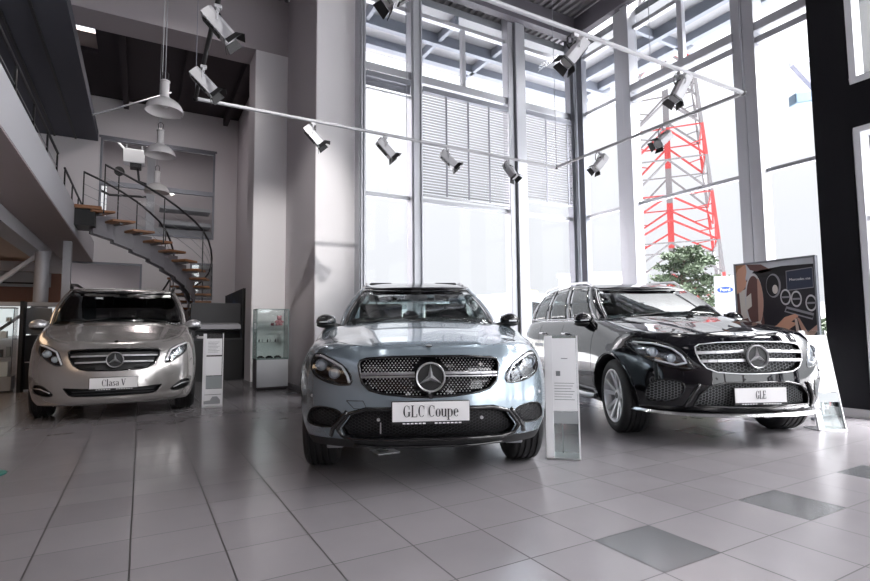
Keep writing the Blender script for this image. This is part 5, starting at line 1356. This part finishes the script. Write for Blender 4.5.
# small fan / spotlight at stair head
pf = empty('projector_fan', (-.50, 12.6, 4.42), 0, 'small round black fixture on the railing at the stair head', 'fixture')
MB().lathe([(.0001, -.05), (.09, -.05), (.10, 0), (.09, .05), (.0001, .05)], 20, axis='y').build('body', 'black', pf, smooth=True)
MB().cyl((0, 0, 0), (0, 0, -1.06), .012).build('stand_pole', 'black', pf)
# =================================================================== info stands
def info_stand(x, y, rz, lean, label, sheet=0, w_=.28, h_=1.0):
    e = empty('info_stand', (x, y, 0), rz, label, 'info stand', 'acrylic price stands beside the cars')
    Mx = Matrix.Rotation(-lean, 4, 'X')
    MB().box(-w_/2, -w_/2+.045+.02*(sheet == 0), -.012, .012, .01, h_).xf(Mx).build('side_post', 'white', e, bevel=.003)
    MB().box(w_/2-.012, w_/2, -.012, .012, .01, h_).xf(Mx).build('side_post', 'white', e)
    MB().box(-w_/2, w_/2, -.004, .004, .01, h_).xf(Mx).build('acrylic_panel', 'clear', e)
    MB().box(-w_/2, w_/2, -.02, .20, 0, .012).build('foot_plate', 'satin', e, bevel=.003)
    MB().bar((0, .18, .01), (0, .02+sin(lean)*h_*.6, h_*.6), .03, .01).build('rear_strut', 'satin', e)
    t = MB()
    if sheet == 0:
        MB().box(-w_/2+.065, w_/2-.015, -.012, -.006, .38, .97).xf(Mx).build('info_sheet', 'paper', e)
        MB().box(-w_/2+.045, w_/2-.015, -.010, -.006, .28, .375).xf(Mx).build('grey_strip', mat('strip', (.36, .38, .39), .4), e)
        t.box(-.045, -.01, -.0135, -.0125, .66, .70)
        for k in range(7): t.box(-.06, .10-.012*(k % 3), -.0135, -.0125, .60-.022*k, .604-.022*k)
        t.box(.0, .05, -.0135, -.0125, .80, .806)
        t.xf(Mx).build('printing', 'midgrey', e)
    else:
        for z0, z1 in ((.72, .95), (.44, .70)): MB().box(-w_/2+.03, w_/2-.02, -.012, -.006, z0, z1).xf(Mx).build('info_sheet', 'paper', e)
        MB().box(-w_/2+.02, w_/2-.012, -.010, -.006, .26, .43).xf(Mx).build('grey_strip', mat('strip2', (.33, .36, .37), .4), e)
        MB().box(-w_/2+.02, w_/2-.012, -.010, -.006, .02, .255).xf(Mx).build('lower_panel', 'paper', e)
        for k in range(8): t.box(-.07, .08-.02*(k % 3), -.0135, -.0125, .90-.02*k, .904-.02*k)
        t.xf(Mx).build('printing', 'midgrey', e)
        MB().prism([(-.11, .05), (.10, .05), (.10, .10), (.06, .15), (.0, .15), (-.03, .10), (-.11, .09)], -.0135, -.0105).xf(Mx).build('car_picture', 'grey', e)
        MB().box(-w_/2+.03, w_/2-.02, -.0135, -.0105, .175, .18).xf(Mx).build('dark_line', 'charcoal', e)
    return e
info_stand(2.99, 3.24, radians(-42), radians(5), 'white framed price stand between the blue-silver and the black car', 0, .27, .99)
info_stand(.885, 7.91, radians(-8), radians(2), 'narrow price stand with two sheets next to the silver people carrier', 1, .265, 1.02)
info_stand(6.10, 2.72, radians(-25), radians(11), 'white price stand half hidden behind the right front corner of the black SUV', 0, .30, 1.02)
# =================================================================== advertising panel
bd = empty('advertising_panel', (6.78, 3.56, 0), 0, 'framed advertising panel showing a car interior, behind the black SUV', 'advertising panel')
M['ad_dark'] = mat('ad_dark', (.022, .02, .028), .35)
MB().box(0, .03, -.46, .46, .92, 1.85).build('picture', 'ad_dark', bd)
fm = MB().box(-.012, .04, -.475, -.455, .90, 1.87).box(-.012, .04, .455, .475, .90, 1.87).box(-.012, .04, -.475, .475, 1.85, 1.87).box(-.012, .04, -.475, .475, .90, .92)
fm.build('frame', 'alu_dark', bd, bevel=.003)
MB().box(0, .03, -.455, .455, .05, .90).build('lower_panel', 'white', bd)
for y in (-.44, .44): MB().box(-.2, .25, y-.02, y+.02, 0, .03).build('foot', 'alu_dark', bd)
def adp(pts, m_, lay, nm='picture_shape'):
    # u: 0 left .. 1 right (y decreasing), v: 0 bottom .. 1 top
    return MB().prism([(.455-.91*u, .92+.93*v) for u, v in pts], -.0006*lay-.0004, -.0006*lay+.0002, 'yz').build(nm, m_, bd)
def elp(u, v, ru, rv, n_=28, a0=0, a1=2*pi): return [(u+ru*cos(a0+(a1-a0)*i/n_), v+rv*sin(a0+(a1-a0)*i/n_)) for i in range(n_)]
AD = {k: mat('ad_'+k, c, .4) for k, c in dict(beige=(.62, .50, .44), skin=(.66, .36, .25), light=(.70, .66, .62), brown=(.13, .06, .055), navy=(.035, .045, .08), grey=(.30, .30, .33), silver=(.62, .62, .64), sky=(.55, .58, .62), hair=(.40, .20, .10), dark=(.012, .012, .016), tan=(.50, .30, .24)).items()}
adp([(0, .62), (.0, 1), (1, 1), (1, .90), (.6, .86), (.25, .90)], AD['sky'], 1); adp([(.28, .90), (.62, .93), (1, .92), (1, .80), (.3, .80)], AD['dark'], 2); adp([(.15, 1), (.35, .98), (.5, .88), (.35, .86), (.2, .92)], AD['brown'], 2)
adp([(0, 0), (0, .6), (.12, .7), (.3, .6), (.36, .2), (.3, 0)], AD['brown'], 2)
adp([(0, 1), (.14, 1), (.15, .9), (.13, .80), (.15, .74), (.12, .68), (.06, .62), (0, .60)], AD['skin'], 3, 'face_picture')
adp([(0, 1), (.13, 1), (.08, .97), (.03, .94), (.0, .88)], AD['hair'], 4, 'hair_picture')
adp([(.03, .62), (.12, .66), (.2, .56), (.22, .40), (.14, .26), (.05, .24)], AD['light'], 3)
adp(elp(.235, .50, .125, .37), AD['silver'], 4, 'steering_wheel_picture'); adp(elp(.235, .50, .105, .335), AD['brown'], 5); adp([(.13, .55), (.2, .60), (.2, .42), (.12, .36)], AD['light'], 6); adp(elp(.28, .5, .08, .30, 20, -pi/2, pi/2), AD['tan'], 6)
adp([(.17, .18), (.30, .22), (.38, .06), (.36, 0), (.14, 0)], AD['light'], 6)
adp(elp(.50, .68, .095, .16), AD['grey'], 4); adp(elp(.49, .68, .08, .14), AD['dark'], 5); adp(elp(.52, .63, .035, .06), AD['light'], 6)
adp([(.665, .60), (.985, .62), (.985, .88), (.665, .86)], AD['grey'], 4, 'screen_picture'); adp([(.672, .61), (.98, .63), (.98, .87), (.672, .85)], AD['navy'], 5)
for u, v in ((.645, .52), (.775, .49), (.945, .43)):
    adp(elp(u, v, .065, .105), AD['silver'], 5, 'air_vent_picture'); adp(elp(u, v, .05, .082), AD['dark'], 6); adp([(u-.045, v-.012), (u+.045, v-.012), (u+.045, v+.012), (u-.045, v+.012)], AD['grey'], 7)
adp([(.62, .33), (.95, .22), (.97, .30), (.65, .40)], AD['grey'], 5); adp([(.64, .34), (.95, .24), (.96, .27), (.65, .37)], AD['dark'], 6)
adp([(.34, .06), (.52, .16), (.62, .26), (.75, .30), (.79, .27), (.70, .20), (.78, .18), (.66, .10), (.50, 0), (.36, 0)], AD['skin'], 7, 'hand_picture')
adp([(.77, .26), (.80, .24), (.92, .0), (.84, 0)], AD['tan'], 8); adp([(.88, .06), (1, .16), (1, .08), (.93, 0)], AD['tan'], 7)
adp([(.74, .24), (.77, .24), (.80, 0), (.76, 0)], AD['beige'], 8)
def text(body, size, m_, parent, name='lettering', ext=.001):
    c = bpy.data.curves.new(name, 'FONT'); c.body = body; c.size = size; c.extrude = ext; c.align_x = 'CENTER'; c.align_y = 'CENTER'
    t = bpy.data.objects.new('tmp', c); COL.objects.link(t); bpy.context.view_layer.update()
    me = bpy.data.meshes.new_from_object(t.evaluated_get(bpy.context.evaluated_depsgraph_get())); bpy.data.objects.remove(t)
    me.materials.clear(); me.materials.append(M[m_] if isinstance(m_, str) else m_)
    o = bpy.data.objects.new(name, me); COL.objects.link(o); o.parent = parent; return o
t = text('Mercedes me', .042, 'white', bd, 'screen_lettering'); t.rotation_euler = (pi/2, 0, -pi/2); t.location = (-.0055, .455-.91*.83, .92+.93*.74)
# =================================================================== fire extinguisher
fe = empty('fire_extinguisher', (7.66, 3.35, 0), 0, 'red fire extinguisher with yellow label standing beside the black wall', 'fire extinguisher')
MB().lathe([(.0001, .0), (.07, 0), (.075, .02), (.075, .40), (.06, .45), (.03, .475), (.022, .48), (.022, .51), (.0001, .51)], 24).build('cylinder', 'red', fe, smooth=True, ang=50)
MB().lathe([(.0765, .16), (.0765, .38)], 20, a0=pi*.6, a1=pi*1.7).build('label_band', 'yellow', fe, solid=.001)
MB().box(-.015, .015, -.05, .04, .51, .53).bar((0, -.02, .53), (0, -.09, .57), .02, .008).bar((0, -.02, .52), (0, -.09, .50), .02, .008).build('valve_handle', 'black', fe)
MB().tube([(0, .02, .51), (.05, .06, .50), (.09, .06, .35), (.085, .03, .15), (.085, .0, .08)], .011, 8).build('hose', 'black', fe, smooth=True)
# =================================================================== floor details
for (x, y, lb) in ((1.87, 4.25, 'open metal floor box under the nose of the blue-silver car'), (2.22, 9.0, 'small dark floor box on the tiles before the showcase')):
    e = empty('floor_box', (x, y, 0), radians(0), lb, 'floor box', None)
    MB().box(-.10, .10, -.10, .10, .0005, .006).build('lid_frame', 'satin' if y < 6 else 'alu_dark', e, bevel=.001)
    MB().box(-.06, .03, -.03, .06, .006, .0085).build('cable_opening', 'black', e)
tm = MB().lathe([(.0001, .012), (.12, .012), (.13, .008), (.13, 0), (.0001, 0)], 30).build('floor_sticker', 'teal', smooth=True); tm.location = (-.98, 5.08, .0005)
tag(tm, 'round teal disc lying on the tiles at the left edge', 'floor disc')
# tie rods under the back ceiling
tr_ = struct(MB().cyl((-1.0, 12.5, 5.5), (.45, 13.5, 6.7), .018).build('trim_tie_rod', 'grey'))
# =================================================================== exterior things
tw = empty('lattice_tower', (35.2, 25.7, -.1), radians(-54), 'tall red and white lattice mast standing behind the glass on the right', 'lattice tower')
def hwid(z): return 3.55-.077*z
def band(z): return 'tower_red' if (z < 5.0 or 7.2 <= z < 10.7 or 13.4 <= z < 15.8 or 22 < z < 26) else 'tower_white'
cs = [(1, 1), (-1, 1), (-1, -1), (1, -1)]
lv = [0, 2.5, 4.9, 7.2, 8.9, 10.7, 13.4, 15.8, 17.9, 20.0, 22.0, 24.0, 26.0, 28.0]
for (sx_, sy_) in cs:
    for z0, z1 in zip(lv, lv[1:]): MB().bar((sx_*hwid(z0), sy_*hwid(z0), z0), (sx_*hwid(z1), sy_*hwid(z1), z1), .20).build('leg', band((z0+z1)/2), tw)
for z0, z1 in zip(lv, lv[1:]):
    b_ = MB(); zm = (z0+z1)/2
    for k in range(4):
        a, b = cs[k], cs[(k+1) % 4]
        A0 = Vector((a[0]*hwid(z0), a[1]*hwid(z0), z0)); B0 = Vector((b[0]*hwid(z0), b[1]*hwid(z0), z0)); A1 = Vector((a[0]*hwid(z1), a[1]*hwid(z1), z1)); B1 = Vector((b[0]*hwid(z1), b[1]*hwid(z1), z1))
        m0 = (A0+B0)/2; m1 = (A1+B1)/2
        if k % 2 == 0: b_.bar(A0, m1, .13).bar(B0, m1, .13)
        else: b_.bar(m0, A1, .13).bar(m0, B1, .13)
        b_.bar(A1, B1, .09) if z1 in (7.2, 10.7, 13.4, 15.8, 20.0, 24.0) else None
        b_.bar((A0+A1)/2, (A0*1.2+m1*.8)/2, .07).bar((B0+B1)/2, (B0*1.2+m1*.8)/2, .07)
    b_.build('bracing', band(zm), tw)
for z0, z1 in zip(lv, lv[1:]): MB().box(-.22, .22, -.1, .1, z0, z1).build('cable_ladder', band((z0+z1)/2), tw)
def cards(mb, c, r, n_, s, sq=(1, 1, 1), hollow=.35):
    for _ in range(n_):
        u = Vector((random.gauss(0, 1), random.gauss(0, 1), random.gauss(0, 1))).normalized()*(hollow+(1-hollow)*random.random()**.5)*r
        p = Vector(c)+Vector((u.x*sq[0], u.y*sq[1], u.z*sq[2])); a = Vector((random.gauss(0, 1), random.gauss(0, 1), random.gauss(0, .5))).normalized()*s*random.uniform(.6, 1.2); b = Vector((random.gauss(0, 1), random.gauss(0, 1), random.gauss(0, 1))).cross(a).normalized()*s*.28
        mb.add([p, p+a*.5+b, p+a, p+a*.5-b], [(0, 1, 2, 3)])
M['needles'] = mat('needles', (.035, .055, .026), .8, noise=(1.2, .5)); M['bark'] = mat('bark', (.12, .08, .06), .9)
tre = empty('cedar_tree', (19.9, 13.95, -.1), 0, 'spreading green conifer tree in front of the lattice mast', 'tree')
MB().tube([(0, 0, 0), (.1, 0, 1.5), (0, .1, 3.2), (0, 0, 4.6)], [.2, .16, .09, .02], 10).build('trunk', 'bark', tre, smooth=True)
fo_ = MB(); br = MB()
for i in range(30):
    z = 1.0+3.5*i/30; a = i*2.4; rr = (2.6-2.1*(i/30)**1.1)*random.uniform(.7, 1.1)
    tip = Vector((rr*cos(a), rr*sin(a), z+.35*rr*.4)); br.tube([(0, 0, z), tip*.5+Vector((0, 0, z*.5-.02)), tip], [.05, .03, .012], 5)
    for q in (.35, .6, .85, 1.0): cards(fo_, Vector((0, 0, z))*(1-q)+tip*q, .36, 52, .20, (1.2, 1.2, .45), .1)
br.build('branches', 'bark', tre); fo_.build('foliage', 'needles', tre)
hg = MB(); cards(hg, (0, 0, .7), 1.0, 1600, .22, (1.6, 1.6, .9), .3)
for i, (x, y, lb) in enumerate(((24.5, 11.2, 'low green bush beyond the glass right of the advertising panel'), (23.5, 15.0, 'low green bush beside the trunk of the conifer'), (15.5, 27.0, 'low bush far off behind the blue-silver car'))):
    o = hg.build('bush', 'needles') if i == 0 else o.copy()
    if i: COL.objects.link(o)
    o.location = (x, y, -.1); tag(o, lb, 'bush', 'low bushes outside the glass')
M['far_white'] = mat('far_white', (.70, .68, .64), .8)
def far_house(x, y, w_, d_, h_, rz, lb, m_='far_white', nw=5):
    e = empty('building', (x, y, -.1), rz, lb, 'building')
    MB().box(-w_/2, w_/2, -d_/2, d_/2, 0, h_).build('walls', m_, e); MB().box(-w_/2-.2, w_/2+.2, -d_/2-.2, d_/2+.2, h_, h_+.3).build('roof', 'grey', e)
    for r_ in range(int(h_/3)):
        for k in range(nw): 
            xx = -w_/2+w_*(k+.5)/nw; f = MB().box(xx-.6, xx+.6, -d_/2-.05, -d_/2+.02, 1+3*r_, 2.4+3*r_).build('window', 'alu_dark', e)
far_house(46, 43, 9, 8, 6.9, radians(-45), 'pale distant building seen low through the glass right of the corner')
far_house(30, 62, 40, 8, 3.4, radians(-25), 'long low pale building on the horizon behind the blue-silver car', nw=12)
far_house(60, 14, 8, 30, 3.2, radians(0), 'long flat distant building on the horizon far right', nw=4)
sgn = empty('dealer_sign', (16.0, 9.85, -.1), radians(-58), 'white roadside sign with a blue oval, left of the advertising panel', 'sign')
MB().box(-.30, .46, -.06, .06, 1.5, 2.75).build('sign_board', mat('sign_face', (.34, .35, .37), .6), sgn, bevel=.01); MB().box(-.26, -.18, -.05, .05, 0, 1.5).box(.34, .42, -.05, .05, 0, 1.5).build('posts', 'alu', sgn)
MB().lathe([(.0001, -.075), (.22, -.075), (.22, -.06)], 36, (0, 0, 0), 'y').xf(Matrix.Translation((.0, 0, 2.32)) @ Matrix.Diagonal((1, 1, .42, 1))).build('blue_oval', 'blue', sgn)
t = text('Ford', .15, 'paper', sgn, 'oval_lettering'); t.rotation_euler = (pi/2, 0, 0); t.location = (0, -.078, 2.32)
# parked van outside
pv = empty('parked_van', (9.95, 14.6, -.1), radians(20), 'pale blue-white van parked outside behind the blue-silver car', 'van')
M['van_pale'] = mat('van_pale', (.55, .64, .68), .3, coat=.6)
MB().prism([(-2.4, .45), (2.4, .45), (2.42, 1.2), (1.7, 1.35), (1.1, 2.2), (-2.3, 2.25), (-2.42, 1.9)], -.95, .95, 'xz').xf(Matrix.Rotation(pi/2, 4, 'Z')).build('van_body', 'van_pale', pv, bevel=.08, seg=3)
MB().box(-.78, .78, -2.44, -2.40, 1.35, 1.95).build('rear_window', 'black_gloss', pv); MB().box(-.97, .97, -.6, 1.0, 1.35, 1.95).build('side_windows', 'black_gloss', pv)
for x in (-.85, .85):
    MB().box(x-.09, x+.09, -2.46, -2.40, .8, 1.2).build('tail_light', 'red', pv)
    for y in (-1.6, 1.6): MB().cyl((x-.12, y, .34), (x+.12, y, .34), .34, n=24).build('wheel', 'rubber', pv, smooth=True)
MB().box(-.3, .5, -1.9, -1.6, 2.28, 2.36).build('roof_beacon', 'yellow', pv, bevel=.02)
# outside lamp bracket
fb = empty('outdoor_floodlight', (10.2, 4.78, 5.3), radians(-29.3), 'blue-grey floodlight bracket outside, cut by the black wall', 'floodlight')
MB().prism([(-.08, -.08), (2.4, .28), (2.4, .10), (-.08, -.28)], -.10, .10).build('light_box', mat('flood_blue', (.16, .24, .32), .4), fb, bevel=.02)
MB().bar((-.08, 0, .50), (2.4, 0, 1.15), .07, .08).build('upper_arm', 'alu', fb); MB().bar((-.02, 0, .50), (.36, 0, .05), .10, .10).build('diagonal_arm', mat('arm_grey', (.28, .28, .36), .5), fb)
MB().box(2.3, 2.45, -.08, .08, -5.4, 1.2).build('mast', 'alu', fb)

# ------------------------------------------------------------------ fill lights added in the hall, plus gallery and office lights
def spot(loc, tgt, pw, ang=75, blend=.6, col=(1, .97, .95), size=.08):
    ld = bpy.data.lights.new('fill_spot', 'SPOT'); ld.energy = pw; ld.spot_size = radians(ang); ld.spot_blend = blend; ld.color = col; ld.shadow_soft_size = size
    o = bpy.data.objects.new('fill_spot', ld); COL.objects.link(o); o.location = loc
    o.rotation_euler = (Vector(tgt)-Vector(loc)).to_track_quat('-Z', 'Y').to_euler(); return o
for x in (-4.2, 0., 4.2):
    for y in (-5, -1.5, 3.2):
        area((x, y, 7.2), .6, 1.2, (12 if x > -2 else 2) if y > 2 else (30 if x > 2 else 6 if x > -2 else 2), (1, .97, .96))  # unseen fill lights added below the hall ceiling
area((.2, 13.3, 6.9), .5, .8, 26, (1, .90, .92))  # fill added above the stairs to lift the back wall
area((-3.2, 10, 2.7), 1.2, 3, 22, (1, .72, .48)); area((-3.2, 4, 2.7), 1.2, 3, 14, (1, .75, .55))
area((-3.2, 17.6, 3.1), 5, 1.5, 60, (1, .95, .9)); area((0, 17.6, 7.0), 3, 1.5, 40, (1, .95, .92))

spot((.6, 2.0, 6.8), (2.2, 10.4, 1.9), 1500, 24, .7)  # spot without a fixture, added to brighten the white column and showcase
spot((-.2, 2.0, 6.8), (-.2, 7.6, .9), 350, 34, .8)  # unseen spot added to brighten the front of the van
spot((1.0, 6.0, 7.2), (0, 15.8, 3.0), 260, 40, .8)  # added fill towards the back wall, no fixture
